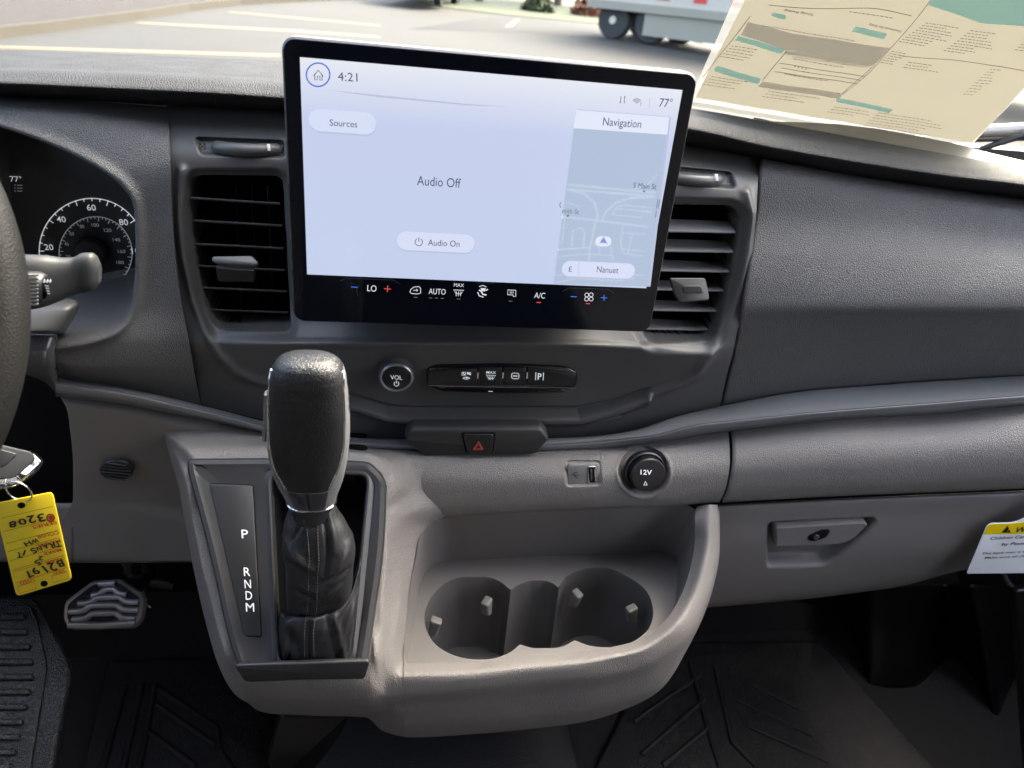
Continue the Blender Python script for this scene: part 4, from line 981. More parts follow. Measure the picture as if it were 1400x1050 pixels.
# flared skirt of the boot at the near edge of the gate
skr = []
top_ = [(388, 838), (400, 848), (425, 853), (450, 848), (474, 828), (488, 800)]
skirt = [[(386, 832, .4740), (394, 837, .4680), (408, 839, .4640), (425, 839, .4620), (446, 834, .4640), (472, 812, .4700), (492, 762, .4840)],
         [(384, 838, .4630), (393, 844, .4520), (408, 846, .4450), (425, 846, .4415), (446, 842, .4440), (474, 822, .4520), (492, 770, .4740)],
         [(382, 846, .4580), (392, 852, .4490), (408, 855, .4420), (424, 856, .4395), (448, 853, .4415), (478, 838, .4480), (490, 803, .4630)],
         [(381, 868, .4530), (390, 874, .4450), (408, 878, .4395), (423, 879, .4375), (452, 878, .4390), (479, 866, .4440), (486, 842, .4535)],
         [(382, 898, .4440), (392, 901, .4400), (410, 903, .4385), (423, 903, .4375), (454, 902, .4378), (475, 899, .4385), (480, 892, .4425)],
         [(383, 903, .4480), (392, 905, .4470), (410, 907, .4450), (423, 907, .4440), (454, 905, .4450), (475, 903, .4460), (481, 897, .4470)]]
skl = loft('boot_skirt', skirt, 90, 60, M['bootl'], sh, disp=lambda X, Yy: .0012 * np.sin((Yy - 840) * .16 + (X - 425) * (X - 425) * .0035) * ss(0, 25, abs(X - 424)) - .0026 * np.exp(-((X - 392 - (Yy - 850) * -.05) / 3.5) ** 2) + .0016 * np.exp(-((X - 402 + (Yy - 850) * .15) / 4) ** 2) - .0018 * np.exp(-((X - 462 - (Yy - 860) * .25) / 4) ** 2) + .0012 * np.exp(-((X - 450 - (Yy - 860) * .2) / 4) ** 2) + .0012 * np.exp(-((X - 422.5) / 1.3) ** 2), solid=.001)
# stitching, two rows on the leather, following the seam
def proj(p):
    c_ = np.array(p) @ R; return np.stack([700 + FPX * c_[..., 0] / c_[..., 2], 525 + FPX * c_[..., 1] / c_[..., 2]], -1)
FA = np.array(FRONT)[:, [k for k in range(nb) if math.cos(2 * math.pi * k / nb) > .2]].reshape(-1, 3)
SA_ = np.array([np.array(v.co) + np.array(skl['_w']) for v in skl.data.vertices])
SFA, SSA = proj(FA), proj(SA_)
sts = []
for col in ([(418, 704), (421, 737), (423, 763), (421.5, 792), (421.5, 823), (416.5, 858), (416.5, 897)], [(433, 704), (434.5, 737), (436, 768), (434, 792), (433, 830), (428.5, 863), (429, 897)]):
    ys_ = [c_[1] for c_ in col]; xs2 = [c_[0] for c_ in col]
    for y in np.arange(706, 897, 4.3):
        seg = []
        for y_ in (y, y + 2.3):
            x_ = float(np.interp(y_, ys_, xs2)); best = None
            for PS_, W_ in ((SFA, FA), (SSA, SA_)):
                d_ = np.hypot(PS_[:, 0] - x_, PS_[:, 1] - y_); n_ = int(np.argmin(d_))
                if d_[n_] < 3 and (best is None or np.linalg.norm(W_[n_]) < np.linalg.norm(best)): best = W_[n_]
            if best is not None:
                ray_ = R @ np.array([x_ - 700, y_ - 525, FPX]); ray_ /= np.linalg.norm(ray_)
                seg.append(ray_ * (np.linalg.norm(best) - .0006))
        if len(seg) == 2: sts.append(tube('s', seg, .00042, M['thread'], sh, 5))
joinobs('stitching', sts, sh, 'stuff')
# ---- knob
kr_ = [(497, 420, 3, .8), (497.8, 421, 20, .8), (499.8, 421, 31.5, .82), (503.5, 421, 40, .84), (510, 421.5, 46.5, .86), (519, 421.5, 50.3, .88), (536, 421.5, 53.3, .9), (560, 422, 55.5, .92), (590, 422.5, 56, .92), (615, 422.5, 54.5, .92), (640, 423.5, 50, .9), (660, 424.5, 44, .88), (676, 425.5, 37, .85), (688, 426.5, 32.5, .82)]
tk_ = np.array([k[0] for k in kr_], float); qk = np.concatenate([np.linspace(497, 520, 26), np.linspace(521, 688, 110)])
Hk = hermite(tk_, np.array([k[1:] for k in kr_], float), qk)
nk = 144; KV = []; cls = []
ax0, ax1 = P(421, 497, .432), P(426.5, 690, .466)
for (y, (xc, hw, br_)) in zip(qk, Hk):
    t = (y - 497) / (690 - 497); Yc = .432 + t * .034
    c_ = P(xc, y, Yc); a = abs(P(xc + hw, y, Yc)[0] - P(xc, y, Yc)[0])
    for k in range(nk):
        th = 2 * math.pi * k / nk; sx, sy = math.sin(th), -math.cos(th); ex = 2 / 2.5
        X_ = np.sign(sx) * abs(sx) ** ex; Y_ = np.sign(sy) * abs(sy) ** ex
        up = 0.010 * Y_ * (br_ if y < 520 else br_) * math.exp(-max(0, y - 497) / 60)   # crown dips to the back
        KV.append(c_ + np.array([a * X_, a * br_ * Y_, -.002 * (Y_ < 0) * 0 ]))
KV = np.array(KV).reshape(len(qk), nk, 3)
KV[..., 2] += .0055 * np.interp(qk, [497, 600, 688], [1, .5, .55])[:, None]
def leather_edge(y):      # half width share of the leather field at height y
    return float(np.interp(y, [497, 505, 512, 530, 600, 625, 645, 656, 657], [2, 2, 1.0, .93, .87, .80, .66, .58, -1]))
groups = {'leather_grip': [], 'side_trim': [], 'collar': []}
for j in range(len(qk) - 1):
    y = (qk[j] + qk[j + 1]) / 2; le = leather_edge(y)
    for k in range(nk):
        th = 2 * math.pi * (k + .5) / nk; sx, sy = math.sin(th), -math.cos(th); X_ = abs(sx) ** .8 if sy < 0 else 1.02 + abs(sx) * .0 + (1 - abs(sx)) * .5
        tw = float(np.interp(y, [505, 560, 610, 655, 688], [.06, .09, .16, .5, .5]))
        if X_ < le or (sy > 0 and y < 640 and abs(sx) < .9): g = 'leather_grip'
        elif y > 508 and X_ < max(le, .60 if y > 640 else 0) + tw and sy < .3 and (y < 657 or X_ > .60): g = 'side_trim'
        elif y < 512: g = 'leather_grip'
        else: g = 'collar'
        groups[g].append((j * nk + k, j * nk + (k + 1) % nk, (j + 1) * nk + (k + 1) % nk, (j + 1) * nk + k))
KVf = KV.reshape(-1, 3)
groups['leather_grip'].append(tuple(reversed(range(nk))))
cen_k = KV.mean((0, 1))
for g, fs in groups.items():
    used = sorted({i for f in fs for i in f}); mp = {v: i for i, v in enumerate(used)}
    F = [tuple(mp[i] for i in f) for f in fs]; Vv = KVf[used]
    # outward faces
    f = F[len(F) // 2]; n_ = np.cross(Vv[f[1]] - Vv[f[0]], Vv[f[2]] - Vv[f[0]])
    cc = KV[min(len(qk) - 1, used[f[0]] // nk)].mean(0)
    if n_.dot(Vv[f[0]] - cc) < 0: F = [tuple(reversed(q_)) for q_ in F]
    if g == 'side_trim':
        pass
    mesh(g, Vv, F, {'leather_grip': M['leather'], 'side_trim': M['silver'], 'collar': M['gun']}[g], sh, True)
c1 = KV[-1]; 
tube('chrome_ring', [p for p in c1 * 1.0], .0011, M['chrome'], sh, 8, True)
for sg in (-1, 1):
    ln_ = []
    for jj, y in enumerate(qk):
        if 512 < y < 655:
            th_ = math.asin(min(1, leather_edge(y)) ** 1.25) / (2 * math.pi) * nk * sg
            k0 = int(math.floor(th_)); fr0 = th_ - k0
            ln_.append(KV[jj][k0 % nk] * (1 - fr0) + KV[jj][(k0 + 1) % nk] * fr0)
    tube('edge_trim', ln_, [.0003] + [.0009] * (len(ln_) - 2) + [.0003], M['chrome'], sh, 8)
cc = c1.mean(0)
tube('neck', [cc + np.array([0, 0, .002]), cc - np.array([0, -.002, .012])], [.0155, .0165], M['black'], sh, 40)
i0 = [j for j, y in enumerate(qk) if y > 657]
tube('seam', [KV[j][0] + np.array([0, -.0001, 0]) for j in i0], .0003, M['dkhole'], sh, 5)
# release button on the far left flank
plate('release_button', rp([(362, 534), (369, 533), (367, 570), (365, 600), (359, 598), (361, 568)], 2.5), sY(.448), .006, M['silver'], sh, b=1.2)

# ================================================================== DRIVER SIDE
# ---- steering wheel
R0 = P(-7, 440, .385); nW = np.array([0, -.88, .47]); nW /= np.linalg.norm(nW)
uW = np.array([1., 0, 0]); vW = np.cross(nW, uW)
CW = R0 - uW * .158
sw = empty('steering_wheel', CW, 'dark leather steering wheel rim cut off by the left edge of the picture', 'steering wheel')
tube('rim', [CW + .158 * (uW * math.cos(a) + vW * math.sin(a)) for a in np.linspace(0, 2 * math.pi, 97)[:-1]], .0155, M['wheel'], sw, 24, True)
revolve('hub', CW + nW * -.03, nW, [(.075, 0), (.078, .01), (.07, .022), (.04, .028), (.001, .029)], 48, M['black'], sw)
for a in (math.pi, -math.pi / 2):
    d = uW * math.cos(a) + vW * math.sin(a)
    tube('spoke', [CW + d * .05 - nW * .012, CW + d * .12 - nW * .008, CW + d * .154], [.02, .014, .011], M['black'], sw, 14)
# ---- steering column cover
sc_ = empty('steering_column', P(20, 450, .60), 'grey steering column cover below the wiper stalk left of the dash', 'column cover')
loft('upper_cover', [[(-60, 405, .60), (40, 407, .60), (85, 408, .60), (103, 410, .60), (109, 415, .605)],
                     [(-60, 425, .575), (40, 425, .575), (80, 424, .575), (98, 424, .58), (104, 428, .60)],
                     [(-60, 450, .565), (40, 452, .565), (75, 452, .57), (84, 452, .58), (90, 453, .60)],
                     [(-60, 456, .60), (40, 457, .60), (72, 457, .60), (80, 457, .61), (86, 457, .62)]], 60, 30, M['fascia'], sc_, solid=.002)
loft('lower_cover', [[(-60, 458, .585), (20, 458, .585), (55, 458, .585), (78, 460, .59), (82, 463, .60)],
                     [(-60, 480, .578), (20, 480, .578), (55, 480, .578), (74, 485, .585), (80, 488, .60)],
                     [(-40, 510, .585), (20, 510, .585), (56, 512, .585), (76, 520, .592), (82, 522, .605)],
                     [(38, 470, .62), (50, 500, .60), (62, 522, .598), (76, 536, .60), (82, 541, .61)]], 60, 30, M['gun'], sc_, solid=.002)
# ---- wiper stalk
stk_ = empty('wiper_stalk', P(85, 380, .50), 'dark grey wiper stalk with a knurled collar in front of the speedometer', 'stalk')
# the lever tapers and flares to a paddle end
def stalkring(x, yt_, yb_, Y, k=.55):
    T_, B2_ = P(x, yt_, Y), P(x, yb_, Y); c_ = (T_ + B2_) / 2; h = np.linalg.norm(T_ - B2_) / 2; up_ = (T_ - B2_) / (2 * h)
    out_ = []
    for i in range(40):
        a = 2 * math.pi * i / 40; s_, co = math.sin(a), math.cos(a)
        out_.append(c_ + up_ * h * np.sign(co) * abs(co) ** .72 + np.array([0, -1, 0]) * h * k * np.sign(s_) * abs(s_) ** .85)
    return out_
SR = [(20, 349, 424, .500), (60, 350, 419, .505), (85, 353, 410, .51), (100, 352, 403, .513), (110, 347, 400, .515), (122, 346, 398, .516), (131, 351, 394, .517), (137, 362, 386, .518)]
SRr = hermite(np.array([s[0] for s in SR], float), np.array([s[1:] for s in SR], float), np.linspace(20, 137, 60))
st_ = sheet('lever', np.array([stalkring(x, a, b, Y) for x, (a, b, Y) in zip(np.linspace(20, 137, 60), SRr)]), M['stalk'], stk_, 0, None, True, toward=None)
bm = bmesh.new(); bm.from_mesh(st_.data); bm.verts.ensure_lookup_table()
bm.faces.new([bm.verts[i] for i in range(59 * 40, 60 * 40)]); bmesh.ops.recalc_face_normals(bm, faces=bm.faces); bm.to_mesh(st_.data); bm.free()
cl0 = sheet('rotary_collar', np.array([stalkring(x, a, b, .490, .8) for x, a, b in ((10, 372, 424), (38, 372, 422), (52, 373, 418), (60, 376, 412), (62, 380, 408))]), M['black'], stk_, 0, None, True, toward=None); recalc(cl0)
rb = []
for k in range(9):
    yy = 376 + k * 5
    rb.append(tube('r', [P(14, yy, .470), P(36, yy + .5, .470), P(52, yy, .475)], .0009, M['stalk'], stk_, 6))
joinobs('collar_ribs', rb, stk_, 'stuff')
ssf = sY(.4715)
for k in range(3): flat('wash_symbol', [(59 + 4 * k, 384), (61.4 + 4 * k, 381), (62.4 + 4 * k, 385), (60.5 + 4 * k, 387)], sY(.478), M['ink'], stk_)
for k in range(4): line('wash_symbol', [(61.5 + k * 1.2, 390 + k * 3.5), (67 + k * .6, 390.5 + k * 3.5)], 1.4, sY(.478), M['ink'], stk_)
# ---- key and tag
ky = empty('key', P(22, 640, .50), 'car key with a metallic edge in the ignition, left of the grey knee panel', 'key')
kf = s3(P(0, 610, .500), P(60, 625, .505), P(5, 665, .485))
fob = plate('fob', rp([(-50, 600), (-5, 605), (48, 617), (61, 630), (52, 645), (22, 668), (-50, 672)], [10, 10, 12, 6, 8, 16, 10], 7), kf, .012, M['chrome'], ky, b=5, base=-.008)
plate('fob_face', rp([(-46, 603), (-4, 607), (43, 618), (50, 628), (20, 654), (-46, 659)], [8, 8, 10, 6, 10, 6], 6), kf, .002, M['stalk'], fob, b=2.5, base=.0035)
plate('fob_button', rp([(-30, 614), (2, 615), (24, 621), (6, 638), (-30, 641)], 4), kf, .0008, M['black'], fob, b=1, base=.0053)
for pts, rr_ in (([(14, 659), (8, 672), (12, 686), (22, 691), (30, 692)], .0010),):
    cK = P(26, 672, .482)
    tube('key_ring', [cK + .0085 * np.array([math.cos(a), -.25 * math.sin(a) - .15 * math.cos(a), math.sin(a) * 1.15]) for a in np.linspace(0, 2 * math.pi, 41)[:-1]], .0007, M['chrome'], ky, 8, True)
TG = s3(P(0, 685, .484), P(72, 672, .484), P(23, 815, .478))
tg = empty('key_tag', TG(50, 745), 'bright yellow paper key tag hanging upside down below the car key', 'tag')
TO = rp([(-8, 688), (72, 672), (99, 792), (23, 815)], [3, 7, 7, 7])
plate('card', TO, TG, .0007, M['yellow'], tg, b=.4)
def tline(pts, m=None, w_=.8, closed=False): return line('print_line', pts, w_, TG, m or M['tagred'], tg, .0009, closed)
def tp(u, v):          # tag coordinates: u across (0 left..1 right in the picture), v down
    a = np.array([-4., 687.]) * (1 - u) + np.array([72., 672.]) * u; b = np.array([23., 815.]) * (1 - u) + np.array([99., 792.]) * u
    r_ = a * (1 - v) + b * v; return (float(r_[0]), float(r_[1]))
for v in (.165, .305, .435, .52, .62, .72): tline([tp(.02, v), tp(.96, v - .01)], M['tagblk'] if v > .9 else mat('tag_rule', (.35, .22, .01), .6) if v == .165 else bpy.data.materials['tag_rule'])
flat('tag_hole', arc((30, 690), 5.5, 0, 360, 15, 4)[:-1], TG, M['dkhole'], tg, .0009); flat('tag_hole', arc((61, 797), 5, 0, 360, 15, 4)[:-1], TG, M['dkhole'], tg, .0009)
tline([tp(.06, .90), tp(.36, .90), tp(.36, .975), tp(.06, .975)], None, .8, True); tline([tp(.68, .895), tp(.95, .895), tp(.95, .97), tp(.68, .97)], None, .8, True)
tline([tp(.04, .74), tp(.94, .73), tp(.95, .85), tp(.05, .86)], None, .8, True)
def up_(s, ur, ul_, v, h, m=None, bold=.012, slant=0):   # text upside down: starts at the right and runs left
    text(s, tp(ur, v), tp(ul_, v + slant), h, TG, m or M['tagred'], tg, .0011, bold=bold)
up_('SERIES', .96, .52, .315, 5.5); up_('COLOR', .95, .56, .43, 5.5); up_('MODEL', .95, .52, .525, 5); up_('MAKE', .93, .62, .625, 5); up_('YEAR', .93, .62, .725, 5)
up_('NEW', .90, .70, .86, 4.5); up_('USED', .36, .10, .865, 4.5)
hr = random.Random(5)
def hand(t_, ur, ul_, v, h, sl=0):
    n = len(t_); st_w = (ul_ - ur) / n
    for k, ch in enumerate(t_):
        a_ = ur + st_w * (k + .02); b_2 = ur + st_w * (k + .80 + hr.uniform(-.08, .1)); dv = sl * k / n + hr.uniform(-.008, .008); rt = hr.uniform(-.012, .012)
        hh = h * hr.uniform(.85, 1.12)
        if ch in 'I1': m_ = (a_ + b_2) / 2; a_, b_2 = m_ - st_w * .10, m_ + st_w * .10
        text(ch, tp(a_, v + dv), tp(b_2, v + dv + rt), hh, TG, M['tagblk'], tg, .0013, bold=.022, italic=hr.uniform(-.15, .3), name='handwriting')
hand('3208', .78, .12, .20, 11, .04); line('handwriting', arc(tp(.88, .27), 5, 0, 360, 15)[:-1], 1.8, TG, M['tagblk'], tg, .0013, True); flat('round_mark', arc(tp(.88, .27), 3.5, 0, 360, 12)[:-1], TG, M['tagred'], tg, .0011)
hand('WH', .58, .28, .455, 8, .02); hand('TRANSIT', .96, .14, .535, 9, .02); hand('25', .62, .40, .665, 8, .02); hand('B2197', .92, .16, .745, 13, .02)

# ================================================================== FOOTWELL
FZ = -.98
def structure(o): o['kind'] = 'structure'; return o
structure(mesh('floor', [(-1.05, -1.9, FZ), (1.1, -1.9, FZ), (1.1, .93, FZ), (-1.05, .93, FZ), (-1.05, 1.25, FZ + .30), (1.1, 1.25, FZ + .30)], [(0, 1, 2, 3), (3, 2, 5, 4)], M['carpet'], None, False))
structure(box('firewall', (-1.05, 1.0, FZ - .05), (1.1, 1.04, -.13), M['liner']))
# centre tunnel, carpeted hump under the console
tun = []
for Y in np.linspace(.35, .99, 24):
    tun.append([np.array([x, Y, FZ + .001 + h]) for x, h in [(-.16, 0), (-.14, .02), (-.10, .07), (-.04, .095), (.06, .10), (.16, .095), (.22, .07), (.26, .02), (.28, 0)]])
structure(sheet('floor_tunnel', np.array(tun), M['carpet'], None, 0, None))
# footwell inner fascia behind the console
loft_rows = [[(262, 768, .70), (400, 800, .70), (600, 850, .70), (800, 850, .70), (1000, 820, .72)], [(265, 900, .78), (400, 930, .76), (600, 980, .74), (800, 960, .76), (1000, 880, .80)]]
def mat_sheet(name, poly, grooves, z, label, cat, gcat, ribw=3, m=None, ribh=.006, group=None):
    e = empty(name, PZ(*poly[0], z), label, cat, group)
    sf = sZ(z)
    plate('mat_base', poly, sf, .006, m or M['rubber'], e, b=4)
    for g in grooves:
        pts = [sf(x, y, .006) for x, y in g]
        tube('mat_rib', pts, ribh, m or M['rubber'], e, 8)
    return e
mat_sheet('floor_mat', rp([(150, 905), (330, 900), (420, 1080), (110, 1080)], 8),
          [[(215, 968), (296, 1024)], [(205, 1006), (268, 1052)], [(172, 942), (140, 1060)], [(195, 940), (168, 1060)], [(213, 940), (190, 1060)], [(218, 946), (298, 1000), (300, 1030)], [(300, 1030), (330, 1075)]], FZ + .004,
          'black rubber floor mat with raised diagonal ribs below the brake pedal', 'floor mat', 'floor mats', ribh=.0045)
mat_sheet('floor_mat', rp([(900, 880), (1120, 880), (1300, 1080), (800, 1080)], 8),
          [[(996, 924), (1092, 974)], [(1004, 960), (1110, 1010)], [(1020, 996), (1132, 1046)], [(958, 925), (866, 990)], [(962, 960), (876, 1036)], [(966, 1000), (905, 1050)], [(942, 910), (966, 1000), (985, 1060)], [(976, 915), (1000, 1020), (1040, 1060)]], FZ + .004,
          'black rubber floor mat with raised chevron ribs below the glove box', 'floor mat', 'floor mats', ribh=.004)
# ribbed foot rest at the far left, raised and tilted
FR = s3(P(0, 830, .66), P(60, 830, .66), P(20, 1050, .52))
fr = empty('foot_rest', FR(40, 940), 'black rubber pad with stacked horizontal ribs at the bottom left corner', 'foot rest')
plate('pad_base', rp([(-80, 815), (48, 815), (92, 900), (98, 918), (66, 1080), (-80, 1080)], [8, 12, 10, 10, 10, 8]), FR, .012, M['rubber'], fr, b=5, base=-.012)
plate('pad_panel', rp([(-80, 828), (44, 828), (52, 850), (66, 912), (38, 1080), (-80, 1080)], [8, 8, 10, 16, 10, 8]), FR, .003, M['rubber'], fr, b=1.5)
for k in range(11):
    y = 845 + k * 20.5; xr = float(np.interp(y, [840, 920, 1060], [36, 50, 18]))
    plate('rib', rp([(-60, y - 4), (xr, y - 4), (xr, y + 5), (-60, y + 5)], [3, 4.5, 4.5, 3]), FR, .004, M['rubber'], fr, b=2.5, base=.003)
# ---- brake pedal
BP = s3(P(95, 840, .74), P(195, 832, .74), P(135, 800, .765))
bp = empty('brake_pedal', BP(145, 830), 'brake pedal with a wavy ribbed grey metal face below the knee panel', 'pedal')
PO = rp([(128, 794), (166, 791), (200, 815), (196, 845), (186, 858), (96, 861), (88, 846), (90, 823)], [7, 7, 8, 8, 8, 8, 6, 8], 6)
plate('pedal_plate', PO, BP, .012, M['pedal'], bp, b=3, base=-.006)
tube('pedal_lip', [BP(a, b, .006) for a, b in [(97, 855), (140, 856), (188, 852)]], .0045, M['pedal'], bp, 10)
plate('pedal_rubber', inset(PO, 6), BP, .0015, M['rubber'], bp, b=1.5, base=.005)
for k in range(5):
    y = 799 + k * 11; x0_, x1_ = [(138, 160), (128, 176), (110, 192), (98, 192), (102, 188)][k]
    xm = (x0_ + x1_) / 2; q1, q2 = x0_ + (x1_ - x0_) * .22, x0_ + (x1_ - x0_) * .78
    pts = [(x0_, y + 5), (q1, y + 3), (q1 + 8, y - 3), (q2 - 8, y - 4), (q2, y + 2), (x1_, y + 3)] if k else [(x0_, y), (x1_, y - 1)]
    pp = resamp([(a, b, 0) for a, b in pts], 24)[:, :2]
    tube('pedal_rib', [BP(a, b, .0055) for a, b in pp], .0042, M['pedal'], bp, 8)
tube('pedal_arm', [BP(170, 800, -.01), P(205, 792, .80), P(205, 760, .84)], .010, M['black'], bp, 10)
tube('pedal_bracket', [P(172, 768, .78), P(178, 785, .78), P(196, 795, .79), P(235, 800, .80)], .006, M['gun'], bp, 8)
tube('pedal_spring', [P(196, 806, .765), P(199, 824, .76), P(206, 830, .76)], .002, M['chrome'], bp, 8)
# ---- passenger footwell liner: folded black shapes
fw = empty('footwell_liner', P(1250, 930, .80), 'folded black plastic wheel arch liner at the right end of the passenger footwell', 'liner')
loft('liner_shell', [
    [(1070, 790, .98), (1150, 795, .95), (1185, 800, .88), (1230, 800, .86), (1290, 800, .88), (1330, 800, .83), (1400, 800, .86), (1500, 800, .80)],
    [(1080, 860, .96), (1160, 860, .93), (1190, 860, .85), (1240, 860, .84), (1300, 860, .87), (1345, 860, .80), (1400, 860, .84), (1500, 860, .77)],
    [(1090, 930, .93), (1165, 930, .90), (1188, 930, .81), (1245, 930, .80), (1310, 930, .84), (1356, 930, .76), (1400, 930, .81), (1500, 930, .73)],
    [(1110, 1000, .90), (1172, 1000, .87), (1192, 1000, .77), (1250, 1000, .77), (1320, 1000, .81), (1366, 1000, .72), (1402, 1000, .78), (1500, 1000, .69)],
    [(1120, 1090, .86), (1180, 1090, .83), (1200, 1090, .73), (1260, 1090, .73), (1330, 1090, .77), (1374, 1090, .68), (1406, 1090, .74), (1500, 1090, .65)]], 140, 60, M['liner'], fw, solid=.003)
plate('kick_panel', rp([(1380, 800), (1480, 790), (1480, 1080), (1400, 1080)], 6), sY(.60), .01, M['liner'], fw, b=2)
# ================================================================== CABIN SHELL
def wsY(x): return .885 - .20 * (x - .06) ** 2 * (1.0 if x > .06 else .8)
def wsP(x, t):   # t metres up the glass
    x = float(x); k = math.radians(41); zb = -.088 - (.04 * max(0, x - .2))
    return np.array([x, wsY(x) - t * math.cos(k), zb + t * math.sin(k)])
def ws(px, py, off=0.0):
    r = R @ np.array([px - 700., py - 525., FPX])
    lo, hi = .2, 1.6
    for _ in range(40):
        m_ = (lo + hi) / 2; p = r * m_ / r[1]; zb = -.088 - (.04 * max(0, p[0] - .2))
        g = p[2] - (zb + (wsY(p[0]) - p[1]) * math.tan(math.radians(41)))
        if g > 0: hi = m_
        else: lo = m_
    p = r * lo / r[1]; return p + np.array([0, -math.sin(math.radians(41)), -math.cos(math.radians(41))]) * off
gm = bpy.data.materials.new('windshield_glass'); gm.use_nodes = True; t = gm.node_tree; t.nodes.clear()
o_ = t.nodes.new('ShaderNodeOutputMaterial'); mx = t.nodes.new('ShaderNodeMixShader'); tr = t.nodes.new('ShaderNodeBsdfTransparent'); gl = t.nodes.new('ShaderNodeBsdfGlossy'); fr_ = t.nodes.new('ShaderNodeFresnel')
tr.inputs[0].default_value = (.86, .90, .87, 1); gl.inputs['Roughness'].default_value = .0; fr_.inputs[0].default_value = 1.3
t.links.new(fr_.outputs[0], mx.inputs[0]); t.links.new(tr.outputs[0], mx.inputs[1]); t.links.new(gl.outputs[0], mx.inputs[2]); t.links.new(mx.outputs[0], o_.inputs[0])
wsh = sheet('windshield', np.array([[wsP(x, t_) for x in np.linspace(-.88, 1.0, 25)] for t_ in np.linspace(-.02, .86, 8)]), gm, None, 0)
props(wsh, 'wide clear windshield glass above the dash top', 'windshield')
hx = wsP(.06, .86)
structure(box('unseen_ceiling', (-1.0, -1.9, hx[2]), (1.12, hx[1] + .06, hx[2] + .03), M['ceil']))  # unseen roof, its tone set for the light it bounces down
for sx, sill in ((-.98, -.06), (1.10, -.22)):  # unseen sides; sill heights and closed rear part shaped to steer the light
    structure(mesh('wall', [(sx, -1.9, FZ), (sx, 1.1, FZ), (sx, 1.0, sill), (sx, -1.9, sill)], [(0, 1, 2, 3)], M['door'], None, False))  # unseen lower side
    structure(mesh('wall', [(sx, -1.9, sill), (sx, -.60, sill), (sx, -.60, hx[2]), (sx, -1.9, hx[2])], [(0, 1, 2, 3)], M['liner2'], None, False))  # unseen closed rear part of the side, steers the light
structure(box('added_rear_wall', (-1.0, -1.93, FZ), (1.12, -1.9, hx[2]), M['liner2']))  # unseen, added to block light from behind
def seat(x, label):  # unseen seats, added to keep light out of the footwell
    e = empty('seat', (x, -.45, FZ), label, 'seat')  # unseen, added seat
    fab = M['seat']
    cu = [(.30, .10), (.27, .42), (-.30, .38), (-.32, .10)]
    def slab(name, prof, hw):
        V = [np.array([x + sx * hw * k, -.45 + y, FZ + z]) for sx, k in ((-1, .92), (-1, 1), (1, 1), (1, .92)) for y, z in prof]; n = len(prof)
        for i_, q_ in enumerate(V):
            if i_ < n or i_ >= 3 * n: q_[:] = q_
        F = [tuple(range(n)), tuple(reversed(range(3 * n, 4 * n)))] + [(j * n + i_, j * n + (i_ + 1) % n, (j + 1) * n + (i_ + 1) % n, (j + 1) * n + i_) for j in range(3) for i_ in range(n)]
        return recalc(mesh(name, V, F, fab, e, True, 50, bevel=.03))
    slab('cushion', [(.34, .30), (.32, .43), (.05, .46), (-.25, .44), (-.28, .28)], .26)
    slab('backrest', [(-.20, .40), (-.30, .75), (-.38, 1.02), (-.50, 1.02), (-.45, .70), (-.36, .38)], .25)
    slab('headrest', [(-.38, 1.06), (-.40, 1.22), (-.50, 1.22), (-.49, 1.06)], .13)
    box('seat_base', (x - .2, -.70, FZ), (x + .2, -.22, FZ + .29), M['door'], e)
M['seat'] = mat('added_seat_fabric', (.06, .06, .062), .9, bump=('carpet', 600, .4, .001))
seat(-.46, 'dark cloth driver seat behind the steering wheel'); seat(.62, 'dark cloth passenger seat facing the glove box')  # both unseen, added to keep light out of the footwell
# ================================================================== OUTSIDE
GZ = -1.95; SLP = math.tan(math.radians(3.0))       # the lot rises gently ahead of the van
gz = sN((0, 0, GZ), (0, -math.sin(math.radians(3.0)), math.cos(math.radians(3.0))))
asph = mat('asphalt', (.0118, .0111, .0092), .85, bump=('noise', 30, .4, .01), var=(.35, .6))
linem = mat('line_paint', (.095, .070, .032), .7, var=(.2, 4)); kerbm = mat('kerb_concrete', (.043, .037, .027), .8, var=(.15, 5))
mulch = mat('mulch', (.027, .021, .018), .95, bump=('carpet', 8, 1, .08), var=(.75, 7)); grassm = mat('grass', (.028, .036, .015), .9, var=(.5, 1.2))
structure(mesh('ground', [(-400, -60, GZ - 60 * SLP), (400, -60, GZ - 60 * SLP), (400, 500, GZ + 500 * SLP), (-400, 500, GZ + 500 * SLP)], [(0, 1, 2, 3)], asph, None, False))
def gpoly(name, pts, m, h=.004, kind='structure'):
    o = flat(name, pts, gz, m, None, h); o['kind'] = kind; return o
gpoly('road_marking', [(-80, 62), (0, 66.5), (100, 69.5), (250, 74), (383, 78), (383, 74.5), (250, 70.5), (100, 66), (0, 63), (-80, 59)], linem)
gpoly('road_marking', [(183, 32), (290, 38), (400, 43.5), (520, 52), (520, 50), (400, 41), (290, 35.5), (190, 30.5)], linem)
gpoly('road_marking', [(310, 17), (400, 25), (520, 36), (520, 34.7), (400, 23.5), (314, 16)], linem)
gpoly('road_marking', [(690, 37), (700, 36), (711, 26), (706, 26)], linem)
darkas = mat('asphalt_dark', (.015, .015, .0145), .85, var=(.2, .5))
gpoly('tarmac_patch', [(560, 40), (700, 44), (840, 56), (960, 84), (1000, 110), (1040, 60), (900, 20), (700, 18)], darkas, .003)
